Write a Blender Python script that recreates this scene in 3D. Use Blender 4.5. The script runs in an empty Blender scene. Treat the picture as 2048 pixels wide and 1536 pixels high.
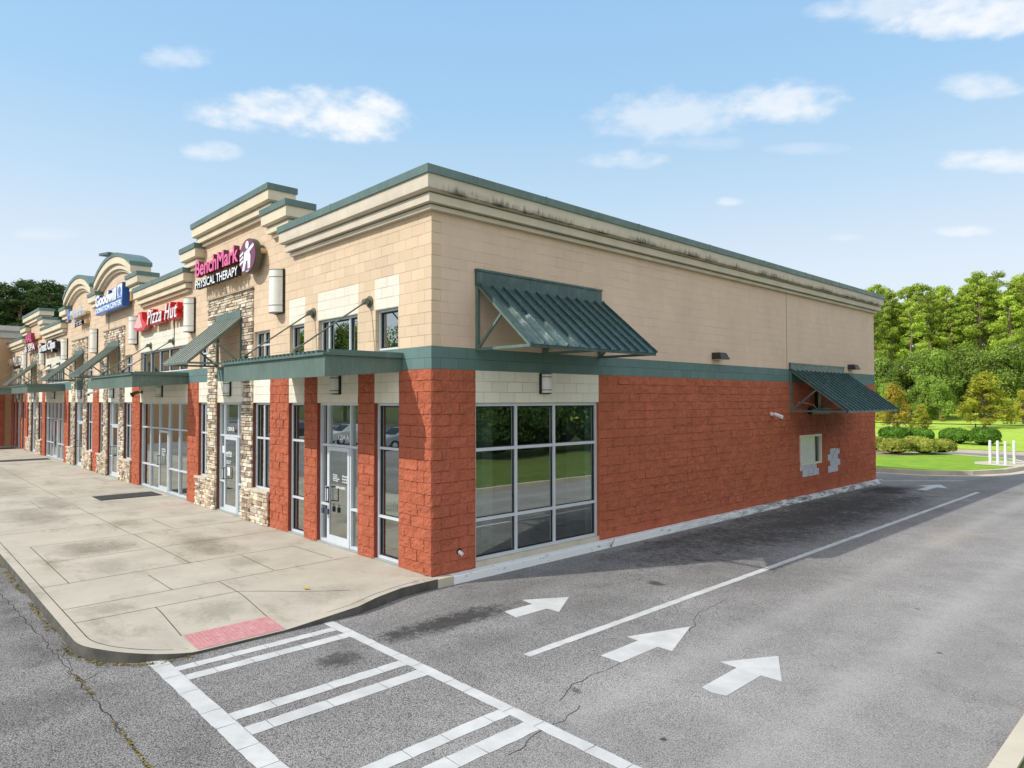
import bpy, math, random
import numpy as np
from mathutils import Vector, Matrix, noise

random.seed(7)
RNG = np.random.default_rng(7)
S = bpy.context.scene
COL = S.collection
C = 0.2032            # block course
R_ = math.radians

# ------------------------------------------------------------------ camera
yaw, pitch, roll = R_(46.78232804), R_(1.37201465), R_(-0.12073998)
CAM = Vector((9.753, -7.212, 3.096))
Fv = Vector((-math.sin(yaw)*math.cos(pitch), math.cos(yaw)*math.cos(pitch), math.sin(pitch)))
Rv = Vector((math.cos(yaw), math.sin(yaw), 0)); Uv = Rv.cross(Fv)
R2 = Rv*math.cos(roll)+Uv*math.sin(roll); U2 = -Rv*math.sin(roll)+Uv*math.cos(roll)
cam = bpy.data.cameras.new('camera'); camo = bpy.data.objects.new('camera', cam); COL.objects.link(camo)
m = Matrix((R2, U2, -Fv)).transposed().to_4x4(); m.translation = CAM
camo.matrix_world = m
cam.sensor_width = 36; cam.lens = 1364.3/2048*36; cam.clip_end = 3000; cam.clip_start = .05
S.camera = camo

# ------------------------------------------------------------------ world: sky and clouds
SUN = Vector((-.48, -1.0, .96)).normalized()       # towards the sun
w = bpy.data.worlds.new('World'); S.world = w; w.use_nodes = True
nt = w.node_tree; nt.nodes.clear()
def N(t, **k):
    n = nt.nodes.new(t)
    for a, b in k.items(): setattr(n, a, b)
    return n
def L(a, b): nt.links.new(a, b)
def M_(op, a, b=None, c=None, clamp=False):
    n = N('ShaderNodeMath', operation=op); n.use_clamp = clamp
    for i, v in enumerate((a, b, c)):
        if v is None: continue
        if isinstance(v, (int, float)): n.inputs[i].default_value = v
        else: L(v, n.inputs[i])
    return n.outputs[0]
out = N('ShaderNodeOutputWorld'); bg = N('ShaderNodeBackground'); L(bg.outputs[0], out.inputs[0])
SKY_STR = .15
sky = N('ShaderNodeTexSky', sky_type='NISHITA'); sky.sun_disc = False
sky.sun_elevation = math.asin(SUN.z); sky.sun_rotation = math.atan2(SUN.x, SUN.y)
sky.air_density = 1.0; sky.dust_density = 1.2; sky.ozone_density = 1.0; sky.altitude = 50
tc = N('ShaderNodeTexCoord'); sep = N('ShaderNodeSeparateXYZ'); L(tc.outputs['Generated'], sep.inputs[0])
az = M_('ARCTAN2', sep.outputs[0], sep.outputs[1]); el = M_('ARCSINE', sep.outputs[2])
mp = N('ShaderNodeMapping'); mp.inputs['Scale'].default_value = (1, 1, 2.0); L(tc.outputs['Generated'], mp.inputs[0])
n1 = N('ShaderNodeTexNoise'); n1.inputs['Scale'].default_value = 9; n1.inputs['Detail'].default_value = 9; n1.inputs['Roughness'].default_value = .62
L(mp.outputs[0], n1.inputs['Vector'])
n2 = N('ShaderNodeTexNoise'); n2.inputs['Scale'].default_value = 34; n2.inputs['Detail'].default_value = 6; L(mp.outputs[0], n2.inputs['Vector'])
nz = M_('ADD', M_('MULTIPLY', n1.outputs[0], 1.0), M_('MULTIPLY', n2.outputs[0], .6))
nz = M_('SUBTRACT', nz, .80)
def pix_dir(u, v): return (Fv + R2*(u-1024)/1364.3 - U2*(v-768)/1364.3).normalized()
mask = None
# centre pixel, half sizes in pixels, strength
for (u, v, hu, hv, st) in [(545, 226, 175, 46, .9), (700, 240, 150, 58, 1.0), (640, 205, 120, 40, .8), (355, 118, 70, 30, .5), (418, 304, 66, 22, .55), (1330, 235, 190, 52, .5), (1560, 210, 150, 48, .75), (1235, 322, 110, 22, .5),
                           (1390, 288, 110, 18, .2), (1615, 298, 75, 14, .2), (1800, 18, 190, 40, .55), (1940, 36, 200, 52, .85), (1965, 172, 80, 32, .7), (1990, 325, 105, 26, .75), (1930, 465, 48, 14, .6),
                           (1457, 403, 32, 12, .5), (90, 470, 60, 14, .2), (1690, 475, 40, 10, .3), (3000, 250, 300, 70, .9), (-900, 300, 380, 90, .9), (-1900, 120, 260, 80, .8)]:
    if 0 <= u <= 2100: d = pix_dir(u, v); sc = 1/1364.3*(Fv.dot(d))
    else:
        a0 = math.atan2(Fv.x, Fv.y) + (u-1024)/1364.3; e0 = (768-v)/1364.3 + .02
        d = Vector((math.sin(a0)*math.cos(e0), math.cos(a0)*math.cos(e0), math.sin(e0))); sc = 1/1364.3
    a0 = math.atan2(d.x, d.y); e0 = math.asin(d.z)
    ad = a0-math.atan2(Fv.x, Fv.y); tilt = -math.tan(e0)/math.cos(ad)*math.sin(ad)*math.cos(e0)**2
    du = M_('DIVIDE', M_('SUBTRACT', az, a0), hu*sc*1.15)
    dv = M_('DIVIDE', M_('SUBTRACT', M_('SUBTRACT', el, e0), M_('MULTIPLY', M_('SUBTRACT', az, a0), tilt)), hv*sc*1.15)
    # flat underside: distances below the centre count for more
    dv = M_('MULTIPLY', dv, M_('MULTIPLY_ADD', M_('LESS_THAN', dv, 0.0), .25, 1.0))
    r2 = M_('ADD', M_('MULTIPLY', du, du), M_('MULTIPLY', dv, dv))
    k = M_('SUBTRACT', 1.0, r2)
    k = M_('ADD', M_('MULTIPLY', k, .95), M_('MULTIPLY', nz, 2.3))
    mr = N('ShaderNodeMapRange', interpolation_type='SMOOTHSTEP'); L(k, mr.inputs[0])
    mr.inputs[1].default_value = .05; mr.inputs[2].default_value = 1.25; mr.inputs[3].default_value = 0; mr.inputs[4].default_value = st
    mask = mr.outputs[0] if mask is None else M_('MAXIMUM', mask, mr.outputs[0])
# sky colour by elevation: pale low down, blue higher up
cr = N('ShaderNodeValToRGB'); L(M_('DIVIDE', el, math.pi/2, clamp=True), cr.inputs[0])
stops = [(0, (.82,.89,.96)), (.11, (.76,.86,.95)), (.19, (.54,.76,.94)), (.26, (.40,.67,.94)), (.34, (.35,.62,.93)), (1, (.17,.38,.80))]
while len(cr.color_ramp.elements) < len(stops): cr.color_ramp.elements.new(.5)
for e_, (p_, c_) in zip(cr.color_ramp.elements, stops): e_.position = p_; e_.color = (*c_, 1)
sc5 = N('ShaderNodeMixRGB', blend_type='MULTIPLY'); sc5.inputs[0].default_value = 1; L(cr.outputs[0], sc5.inputs[1]); sc5.inputs[2].default_value = (5.5, 5.4, 5.45, 1)
mixh = N('ShaderNodeMixRGB'); mixh.inputs[0].default_value = .86; L(sky.outputs[0], mixh.inputs[1]); L(sc5.outputs[0], mixh.inputs[2])
# unseen clouds overhead, east and south, added for neutral fill light
n3 = N('ShaderNodeTexNoise'); n3.inputs['Scale'].default_value = 3.2; n3.inputs['Detail'].default_value = 8; L(mp.outputs[0], n3.inputs['Vector'])
hi_ = N('ShaderNodeMapRange', interpolation_type='SMOOTHSTEP'); L(el, hi_.inputs[0]); hi_.inputs[1].default_value = R_(36); hi_.inputs[2].default_value = R_(50)
e_r = N('ShaderNodeMapRange', interpolation_type='SMOOTHSTEP'); L(M_('ABSOLUTE', M_('SUBTRACT', az, R_(115))), e_r.inputs[0]); e_r.inputs[1].default_value = R_(95); e_r.inputs[2].default_value = R_(75)
cov = N('ShaderNodeMapRange', interpolation_type='SMOOTHSTEP'); L(n3.outputs[0], cov.inputs[0]); cov.inputs[1].default_value = .43; cov.inputs[2].default_value = .56
fill_c = M_('MULTIPLY', cov.outputs[0], M_('MAXIMUM', hi_.outputs[0], M_('MULTIPLY', e_r.outputs[0], M_('GREATER_THAN', el, .03))))
fill_c = M_('MULTIPLY', fill_c, .92)
mixf = N('ShaderNodeMixRGB'); L(fill_c, mixf.inputs[0]); L(mixh.outputs[0], mixf.inputs[1]); mixf.inputs[2].default_value = (8.2, 7.9, 7.6, 1)
mixc = N('ShaderNodeMixRGB'); L(mask, mixc.inputs[0]); L(mixf.outputs[0], mixc.inputs[1]); mixc.inputs[2].default_value = (5.45, 5.5, 5.6, 1)
L(mixc.outputs[0], bg.inputs[0]); bg.inputs[1].default_value = SKY_STR

sun = bpy.data.lights.new('sun', 'SUN'); sun.energy = 3.2; sun.angle = R_(.5); sun.color = (1, .955, .88)
suno = bpy.data.objects.new('sun', sun); COL.objects.link(suno)
suno.rotation_euler = (-SUN).to_track_quat('-Z', 'Y').to_euler()
S.view_settings.view_transform = 'Standard'; S.view_settings.look = 'None'; S.view_settings.exposure = 0.3; S.view_settings.gamma = 1
S.cycles.max_bounces = 8; S.cycles.transparent_max_bounces = 16; S.cycles.diffuse_bounces = 4; S.cycles.glossy_bounces = 4
S.cycles.use_denoising = True; S.cycles.sample_clamp_indirect = 6

# ------------------------------------------------------------------ helpers
ORG = {}
def tag(o, label=None, cat=None, group=None, kind=None):
    if label: o['label'] = label
    if cat: o['category'] = cat
    if group: o['group'] = group
    if kind: o['kind'] = kind
    return o
def thing(name, loc, label, cat, group=None):
    o = bpy.data.objects.new(name, None); COL.objects.link(o); o.location = loc; o.empty_display_size = .2
    ORG[o] = Vector(loc)
    return tag(o, label, cat, group)
class MB:
    def __init__(s): s.v = []; s.f = []; s.mi = []; s.col = []
    def add(s, vs, fs, mi=0, col=None):
        b = len(s.v); s.v += [tuple(p) for p in vs]; s.f += [tuple(b+i for i in f) for f in fs]
        s.mi += [mi]*len(fs)
        if col is not None: s.col += [col]*len(vs)
    def box(s, x0, x1, y0, y1, z0, z1, mi=0, col=None):
        if x0 > x1: x0, x1 = x1, x0
        if y0 > y1: y0, y1 = y1, y0
        s.add([(x0,y0,z0),(x1,y0,z0),(x1,y1,z0),(x0,y1,z0),(x0,y0,z1),(x1,y0,z1),(x1,y1,z1),(x0,y1,z1)],
              [(0,3,2,1),(4,5,6,7),(0,1,5,4),(1,2,6,5),(2,3,7,6),(3,0,4,7)], mi, col); return s
    def quad(s, a, b, c, d, mi=0): s.add([a,b,c,d], [(0,1,2,3)], mi); return s
    def tube(s, p0, p1, r, n=8, r1=None, mi=0, cap=True):
        p0, p1 = Vector(p0), Vector(p1); d = (p1-p0).normalized()
        a = d.orthogonal().normalized(); b = d.cross(a); r1 = r if r1 is None else r1
        vs = [p0+(a*math.cos(t)+b*math.sin(t))*r for t in [2*math.pi*i/n for i in range(n)]]
        vs += [p1+(a*math.cos(t)+b*math.sin(t))*r1 for t in [2*math.pi*i/n for i in range(n)]]
        fs = [(i, (i+1)%n, n+(i+1)%n, n+i) for i in range(n)]
        if cap: fs += [tuple(range(n-1,-1,-1)), tuple(range(n,2*n))]
        s.add(vs, fs, mi); return s
    def bar(s, p0, p1, w, h, up=(0,0,1), mi=0):
        p0, p1 = Vector(p0), Vector(p1); d = (p1-p0).normalized(); up = Vector(up)
        a = d.cross(up)
        a = a.normalized() if a.length > 1e-4 else d.orthogonal().normalized()
        b = a.cross(d)
        o = [(-1,-1),(1,-1),(1,1),(-1,1)]
        vs = [p+a*(i*w/2)+b*(j*h/2) for p in (p0,p1) for i,j in o]
        s.add(vs, [(0,3,2,1),(4,5,6,7),(0,1,5,4),(1,2,6,5),(2,3,7,6),(3,0,4,7)], mi); return s
    def prism(s, pts, z0, z1, mi=0):           # vertical prism over an xy polygon (ccw)
        n = len(pts); vs = [(p[0],p[1],z0) for p in pts]+[(p[0],p[1],z1) for p in pts]
        s.add(vs, [tuple(range(n-1,-1,-1)), tuple(range(n,2*n))]+[(i,(i+1)%n,n+(i+1)%n,n+i) for i in range(n)], mi); return s
    def prism_xz(s, pts, y0, y1, mi=0):        # prism along y over an xz polygon
        n = len(pts); vs = [(p[0],y0,p[1]) for p in pts]+[(p[0],y1,p[1]) for p in pts]
        s.add(vs, [tuple(range(n)), tuple(range(2*n-1,n-1,-1))]+[(i,n+i,n+(i+1)%n,(i+1)%n) for i in range(n)], mi); return s
    def build(s, name, mats, parent=None, smooth=False, bevel=0):
        me = bpy.data.meshes.new(name)
        org = ORG.get(parent, Vector((0,0,0)))
        me.from_pydata([(v[0]-org.x, v[1]-org.y, v[2]-org.z) for v in s.v], [], s.f)
        if not isinstance(mats, (list, tuple)): mats = [mats]
        for mt in mats: me.materials.append(mt)
        if len(mats) > 1: me.polygons.foreach_set('material_index', s.mi)
        if s.col:
            ca = me.color_attributes.new('tone', 'FLOAT_COLOR', 'POINT')
            ca.data.foreach_set('color', [c for q in s.col for c in (q[0],q[1],q[2],1)])
        if smooth: me.polygons.foreach_set('use_smooth', [True]*len(me.polygons))
        me.update()
        o = bpy.data.objects.new(name, me); COL.objects.link(o)
        if parent is not None: o.parent = parent
        ORG[o] = org
        if bevel:
            b = o.modifiers.new('bevel', 'BEVEL'); b.width = bevel; b.segments = 2; b.limit_method = 'ANGLE'; b.angle_limit = R_(40)
        return o
def copy_tree(o, parent=None):
    c = o.copy(); COL.objects.link(c); c.parent = parent
    for ch in list(o.children): copy_tree(ch, c)
    return c
def inset_hole(mb, *a): pass

# ------------------------------------------------------------------ materials
class Mat:
    def __init__(s, name, rough=.8, metal=0, spec=.3):
        s.m = bpy.data.materials.new(name); s.m.use_nodes = True; s.t = s.m.node_tree; s.n = s.t.nodes
        s.b = s.n['Principled BSDF']; s.b.inputs['Roughness'].default_value = rough; s.b.inputs['Metallic'].default_value = metal
        s.b.inputs['Specular IOR Level'].default_value = spec; s.o = s.n['Material Output']
        s._pos = None
    def N(s, t, **k):
        n = s.n.new(t)
        for a, b in k.items(): setattr(n, a, b)
        return n
    def L(s, a, b): s.t.links.new(a, b)
    def pos(s):
        if s._pos is None: s._pos = s.N('ShaderNodeNewGeometry').outputs['Position']
        return s._pos
    def obj(s): return s.N('ShaderNodeTexCoord').outputs['Object']
    def math(s, op, a, b=None, c=None, clamp=False):
        n = s.N('ShaderNodeMath', operation=op); n.use_clamp = clamp
        for i, v in enumerate((a, b, c)):
            if v is None: continue
            if isinstance(v, (int, float)): n.inputs[i].default_value = v
            else: s.L(v, n.inputs[i])
        return n.outputs[0]
    def noise(s, scale, detail=4, rough=.55, vec=None, stretch=None):
        n = s.N('ShaderNodeTexNoise'); n.inputs['Scale'].default_value = scale; n.inputs['Detail'].default_value = detail; n.inputs['Roughness'].default_value = rough
        v = vec or s.pos()
        if stretch:
            mp = s.N('ShaderNodeMapping'); mp.inputs['Scale'].default_value = stretch; s.L(v, mp.inputs[0]); v = mp.outputs[0]
        s.L(v, n.inputs['Vector']); return n.outputs[0]
    def ramp(s, f, a, b, lo=0., hi=1.):
        n = s.N('ShaderNodeMapRange'); n.inputs[1].default_value = a; n.inputs[2].default_value = b; n.inputs[3].default_value = lo; n.inputs[4].default_value = hi
        s.L(f, n.inputs[0]); return n.outputs[0]
    def mix(s, f, a, b, mode='MIX'):
        n = s.N('ShaderNodeMixRGB', blend_type=mode)
        for i, v in enumerate((f, a, b)):
            if isinstance(v, (int, float)): n.inputs[i].default_value = v
            elif isinstance(v, tuple): n.inputs[i].default_value = (*v, 1) if len(v) == 3 else v
            else: s.L(v, n.inputs[i])
        return n.outputs[0]
    def color(s, c):
        if isinstance(c, tuple): s.b.inputs['Base Color'].default_value = (*c, 1)
        else: s.L(c, s.b.inputs['Base Color'])
    def bump(s, h, strength=.5, dist=.01, prev=None):
        n = s.N('ShaderNodeBump'); n.inputs['Strength'].default_value = strength; n.inputs['Distance'].default_value = dist
        s.L(h, n.inputs['Height'])
        if prev: s.L(prev, n.inputs['Normal'])
        return n.outputs[0]
    def normal(s, n): s.L(n, s.b.inputs['Normal'])

def painted_block(name, col, var=.06, joint=.76, rough=.75, bd=.012):
    M = Mat(name, rough, 0, .25)
    sp = M.N('ShaderNodeSeparateXYZ'); M.L(M.pos(), sp.inputs[0])
    cb = M.N('ShaderNodeCombineXYZ'); M.L(M.math('ADD', sp.outputs[0], M.math('MULTIPLY', sp.outputs[1], -1.0)), cb.inputs[0]); M.L(sp.outputs[2], cb.inputs[1])
    br = M.N('ShaderNodeTexBrick'); M.L(cb.outputs[0], br.inputs['Vector'])
    br.offset = .5; br.inputs['Scale'].default_value = 1; br.inputs['Brick Width'].default_value = .4064; br.inputs['Row Height'].default_value = C
    br.inputs['Mortar Size'].default_value = .0055; br.inputs['Mortar Smooth'].default_value = .35; br.inputs['Bias'].default_value = 0
    br.inputs['Color1'].default_value = (*[c*(1-var) for c in col], 1); br.inputs['Color2'].default_value = (*[min(1,c*(1+var)) for c in col], 1)
    br.inputs['Mortar'].default_value = (*[c*joint for c in col], 1)
    big = M.ramp(M.noise(.8, 5, .6, stretch=(1,1,.5)), .3, .75, .90, 1.06)
    c = M.mix(1.0, br.outputs['Color'], big, 'MULTIPLY')
    streak = M.ramp(M.noise(5, 5, .65, stretch=(1,1,.12)), .56, .82, 0, .22)
    c = M.mix(streak, c, tuple(x*.62 for x in col))
    # wavering joint strength: paint fills some joints
    fade = M.ramp(M.noise(1.7, 3), .38, .62, .25, 1.0)
    h = M.math('MULTIPLY', M.math('SUBTRACT', 1.0, br.outputs['Fac']), 1.0)
    b1 = M.N('ShaderNodeBump'); b1.inputs['Distance'].default_value = bd; M.L(fade, b1.inputs['Strength']); M.L(h, b1.inputs['Height'])
    grain = M.noise(160, 3, .7)
    M.color(c); M.normal(M.bump(grain, .25, .004, b1.outputs[0]))
    return M.m
def simple(name, col, rough=.6, metal=0, spec=.4, var=.08, nscale=6, bump=0, bscale=60, dirt=0, dcol=(.08,.07,.06)):
    M = Mat(name, rough, metal, spec)
    n = M.ramp(M.noise(nscale, 4), .3, .7, 1-var, 1+var)
    c = M.mix(1.0, tuple(col), n, 'MULTIPLY')
    if dirt: c = M.mix(M.ramp(M.noise(9, 6, .7, stretch=(1,1,.25)), .5, .78, 0, dirt), c, dcol)
    M.color(c)
    if bump: M.normal(M.bump(M.noise(bscale, 4, .6), bump, .01))
    return M.m

TAN = (.675, .515, .355); CREAM = (.77, .725, .60); GREEN = (.135, .24, .215); RED = (.49, .140, .075)
M_tan = painted_block('tan_painted_block', TAN)
M_tan2 = painted_block('tan_painted_block_side', (.71, .53, .40), .022, .92, bd=.005)  # side wall copy: paler, less yellow, with fainter joints
M_cream = painted_block('cream_painted_block', CREAM, .05, .74)
M_green = painted_block('green_painted_block', (.125, .205, .19), .07, .7)

def red_mat():
    M = Mat('red_split_face_block', .85, 0, .2)
    n = M.ramp(M.noise(2.2, 5, .6), .3, .7, .82, 1.12)
    c = M.mix(1.0, RED, n, 'MULTIPLY')
    c = M.mix(M.ramp(M.noise(14, 5, .7), .55, .8, 0, .45), c, (.62, .21, .10))
    c = M.mix(M.ramp(M.noise(30, 4, .7), .62, .85, 0, .5), c, (.20, .055, .03))
    # dark mottled patch below the rear awning
    sp = M.N('ShaderNodeSeparateXYZ'); M.L(M.pos(), sp.inputs[0])
    dy = M.math('DIVIDE', M.math('SUBTRACT', sp.outputs[1], 16.6), 3.4); dz = M.math('DIVIDE', M.math('SUBTRACT', sp.outputs[2], 2.25), .55)
    st = M.math('SUBTRACT', 1.0, M.math('ADD', M.math('MULTIPLY', dy, dy), M.math('MULTIPLY', dz, dz)))
    st = M.math('MULTIPLY', M.math('MAXIMUM', st, 0.0), M.ramp(M.noise(9, 5, .7, stretch=(1,1,.4)), .35, .65, 0, .75))
    c = M.mix(st, c, (.15, .075, .04))
    M.color(c)
    h = M.math('ADD', M.noise(26, 6, .7), M.math('MULTIPLY', M.noise(110, 3, .7), .35))
    M.normal(M.bump(h, .75, .045)); return M.m
M_red = red_mat()
M_reveal = simple('dark_red_paint', (.22, .045, .025), .7, var=.1)
M_brown = simple('brown_paint_reveal', (.13, .045, .028), .7, var=.15)

def stucco(name, col, stain):
    M = Mat(name, .85, 0, .2)
    c = M.mix(1.0, col, M.ramp(M.noise(1.5, 5, .6), .3, .7, .88, 1.06), 'MULTIPLY')
    if stain:
        sp = M.N('ShaderNodeSeparateXYZ'); M.L(M.pos(), sp.inputs[0])
        # mildew runs upward from the lower edge of the top fascia (side run only is strong)
        v = M.noise(11, 6, .75, stretch=(1,1,.16)); big = M.noise(.55, 3)
        mz = M.ramp(sp.outputs[2], 6.76, 6.98, 1.0, 0.0)
        side = M.ramp(sp.outputs[1], -.1, .4, .12, 1.0)
        hi = M.ramp(sp.outputs[2], 6.752, 6.757, 0, 1)
        k = M.math('MULTIPLY', M.ramp(M.noise(1.3, 4, .7), .40, .60, .12, 1), M.ramp(M.math('ADD', M.math('MULTIPLY', mz, .42), M.math('MULTIPLY', M.math('ADD', v, M.math('MULTIPLY', big, .5)), 1.0)), .93, 1.15, 0, .9)); k = M.math('MULTIPLY', k, M.math('MULTIPLY', side, hi))
        c = M.mix(k, c, (.055, .05, .04))
        fx = M.math('MULTIPLY', M.ramp(M.noise(7, 6, .7, stretch=(1,1,.1)), .58, .8, 0, .35), hi)
        c = M.mix(fx, c, (.30, .24, .15))
    M.color(c); M.normal(M.bump(M.noise(120, 3, .6), .15, .004)); return M.m
M_corn = stucco('cornice_stucco', (.62, .55, .44), True)
M_corn2 = stucco('cornice_stucco_plain', (.70, .61, .45), False)
def metal_green(name, col=(.17, .30, .265), rough=.42):
    M = Mat(name, rough, .15, .5)
    c = M.mix(1.0, col, M.ramp(M.noise(1.2, 4), .3, .7, .85, 1.12), 'MULTIPLY')
    c = M.mix(M.ramp(M.noise(12, 6, .7, stretch=(1,1,.2)), .52, .8, 0, .3), c, (.36, .44, .38))
    M.color(c); M.L(M.ramp(M.noise(5, 4), .3, .7, rough-.08, rough+.14), M.b.inputs['Roughness']); M.normal(M.bump(M.noise(3, 2), .08, .02)); return M.m
M_cope = metal_green('green_coping_metal', (.105, .165, .145))
M_awn = metal_green('green_standing_seam', (.046, .092, .09), .30)
M_awn2 = metal_green('olive_standing_seam', (.25, .28, .235), .5)
M_fascia = metal_green('green_canopy_metal', (.12, .18, .152), .45)
M_alu = simple('anodised_aluminium', (.60, .635, .67), .4, .12, .5, .05, 3)
M_white = simple('white_paint', (.78, .78, .76), .5, 0, .4, .06, 5, dirt=.15)
M_black = simple('black_metal', (.018, .018, .02), .4, .3, .5, .1)
M_grey = simple('grey_metal', (.16, .17, .17), .5, .5, .5, .12, 8)
M_diff = simple('lamp_diffuser', (.72, .72, .66), .35, 0, .5, .04)
M_diff2 = simple('cream_lamp_diffuser', (.82, .80, .72), .4, 0, .5, .05)
M_int = simple('interior_plaster', (.40, .42, .41), .9, 0, .1, .05, 1)
M_floor = simple('interior_floor', (.30, .32, .31), .35, 0, .4, .18, .7)
M_ceil = simple('ceiling_tile', (.30, .30, .29), .9, 0, .1, .1, 2)
M_roof = simple('roof_membrane', (.45, .45, .43), .8, 0, .2, .1, 1)
M_mortar = simple('stone_mortar', (.10, .085, .07), .95, 0, .1, .2, 20)

def stone_mat():
    M = Mat('ledge_stone', .85, 0, .25)
    at = M.N('ShaderNodeAttribute', attribute_name='tone')
    c = M.mix(1.0, at.outputs['Color'], M.ramp(M.noise(18, 6, .7), .3, .72, .70, 1.22), 'MULTIPLY')
    M.color(c); M.normal(M.bump(M.noise(40, 6, .7), .6, .02)); return M.m
M_stone = stone_mat()

def glass(name, tint=(.50, .64, .60), refl=1.0):
    M = Mat(name); M.n.remove(M.b)
    tr = M.N('ShaderNodeBsdfTransparent'); tr.inputs[0].default_value = (*tint, 1)
    gl = M.N('ShaderNodeBsdfGlossy'); gl.inputs['Roughness'].default_value = .0; gl.inputs['Color'].default_value = (.9, .97, .95, 1)
    nb = M.N('ShaderNodeBump'); nb.inputs['Strength'].default_value = .02; nb.inputs['Distance'].default_value = .05; M.L(M.noise(.9, 1), nb.inputs['Height']); M.L(nb.outputs[0], gl.inputs['Normal'])
    fr = M.N('ShaderNodeFresnel'); fr.inputs[0].default_value = 1.7
    k = M.math('MULTIPLY_ADD', fr.outputs[0], 1.0, .33*refl, clamp=True)
    mx = M.N('ShaderNodeMixShader'); M.L(k, mx.inputs[0]); M.L(tr.outputs[0], mx.inputs[1]); M.L(gl.outputs[0], mx.inputs[2]); M.L(mx.outputs[0], M.o.inputs[0])
    return M.m
M_glass = glass('storefront_glass'); M_glass2 = glass('dark_tinted_glass', (.07, .09, .13), 1.1)

def concrete(name, col, stain=.35, blobs=()):
    M = Mat(name, .88, 0, .2)
    c = M.mix(1.0, col, M.ramp(M.noise(.9, 6, .65), .3, .7, .84, 1.10), 'MULTIPLY')
    c = M.mix(M.ramp(M.noise(.55, 5, .7, stretch=(1, 2.2, 1)), .54, .72, 0, stain*1.2), c, (col[0]*.42, col[1]*.38, col[2]*.30))
    c = M.mix(M.ramp(M.noise(5, 5, .7), .6, .8, 0, stain), c, (col[0]*.55, col[1]*.5, col[2]*.42))
    c = M.mix(M.ramp(M.noise(170, 2, .6), .4, .8, 0, .25), c, (col[0]*.55, col[1]*.55, col[2]*.55))
    if blobs:
        sp = M.N('ShaderNodeSeparateXYZ'); M.L(M.pos(), sp.inputs[0]); wob = M.math('ADD', M.noise(1.6, 7, .8), M.math('MULTIPLY', M.math('SUBTRACT', M.noise(14, 6, .8), .5), .7))
        for cx, cy, rx, ry, st in blobs:
            dx = M.math('DIVIDE', M.math('SUBTRACT', sp.outputs[0], cx), rx); dy = M.math('DIVIDE', M.math('SUBTRACT', sp.outputs[1], cy), ry)
            k = M.math('SUBTRACT', 1.0, M.math('ADD', M.math('MULTIPLY', dx, dx), M.math('MULTIPLY', dy, dy)))
            k = M.math('ADD', k, M.math('MULTIPLY', M.math('SUBTRACT', wob, .5), 3.2))
            c = M.mix(M.ramp(k, 0, 1.1, 0, st), c, (col[0]*.42, col[1]*.41, col[2]*.38))
    M.color(c); M.normal(M.bump(M.noise(90, 4, .7), .3, .006)); return M.m
M_walk = concrete('sidewalk_concrete', (.47, .425, .35), .55, ((-6.9,-3.7,1.0,.9,.8), (-5.6,-1.9,1.6,.6,.7), (-4.9,-3.9,.9,.4,.4), (-1.9,-4.6,.35,.5,.5), (-.8,-3.5,.5,.6,.45), (-12.5,-4.0,2.2,.8,.6), (-15,-3.1,2,.5,.6), (-9.5,-2.4,1.2,.4,.45), (-3.4,-1.9,.6,.5,.35), (-20,-3.8,3,1,.5), (-.35,-1.7,.5,.7,.4), (-27,-3,4,1,.4)))
M_kerb = concrete('kerb_concrete', (.56, .50, .40), .4)
M_joint = simple('joint_dark', (.055, .048, .04), .95, var=.3, nscale=3)
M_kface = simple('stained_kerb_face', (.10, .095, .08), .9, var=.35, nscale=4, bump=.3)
def kerb_paint():
    M = Mat('flaking_white_kerb_paint', .6, 0, .3)
    c = M.mix(M.ramp(M.noise(7, 7, .75, stretch=(1,.6,2)), .60, .66, 0, 1), (.80, .82, .82), (.17, .18, .17))
    sp = M.N('ShaderNodeSeparateXYZ'); M.L(M.pos(), sp.inputs[0])
    wear = M.math('MULTIPLY', M.ramp(sp.outputs[1], 6, 13, 0, 1), M.ramp(M.noise(3.5, 6, .8, stretch=(1,.5,3)), .47, .55, 0, .85))
    c = M.mix(wear, c, (.10, .11, .11))
    M.color(c); M.normal(M.bump(M.noise(50, 4), .3, .01)); return M.m
M_kpaint = kerb_paint()
def road_paint():
    M = Mat('road_paint', .7, 0, .25)
    n = M.ramp(M.noise(120, 4, .85), .58, .70, 0, .8)
    g = M.math('MULTIPLY', n, M.ramp(M.noise(2.5, 4), .35, .62, .25, 1))
    M.color(M.mix(g, M.mix(1.0, (.55, .55, .535), M.ramp(M.noise(3, 4), .3, .7, .82, 1.06), 'MULTIPLY'), (.20, .20, .20)))
    M.normal(M.bump(M.noise(150, 3, .7), .5, .006)); return M.m
M_paint = road_paint()
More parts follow.
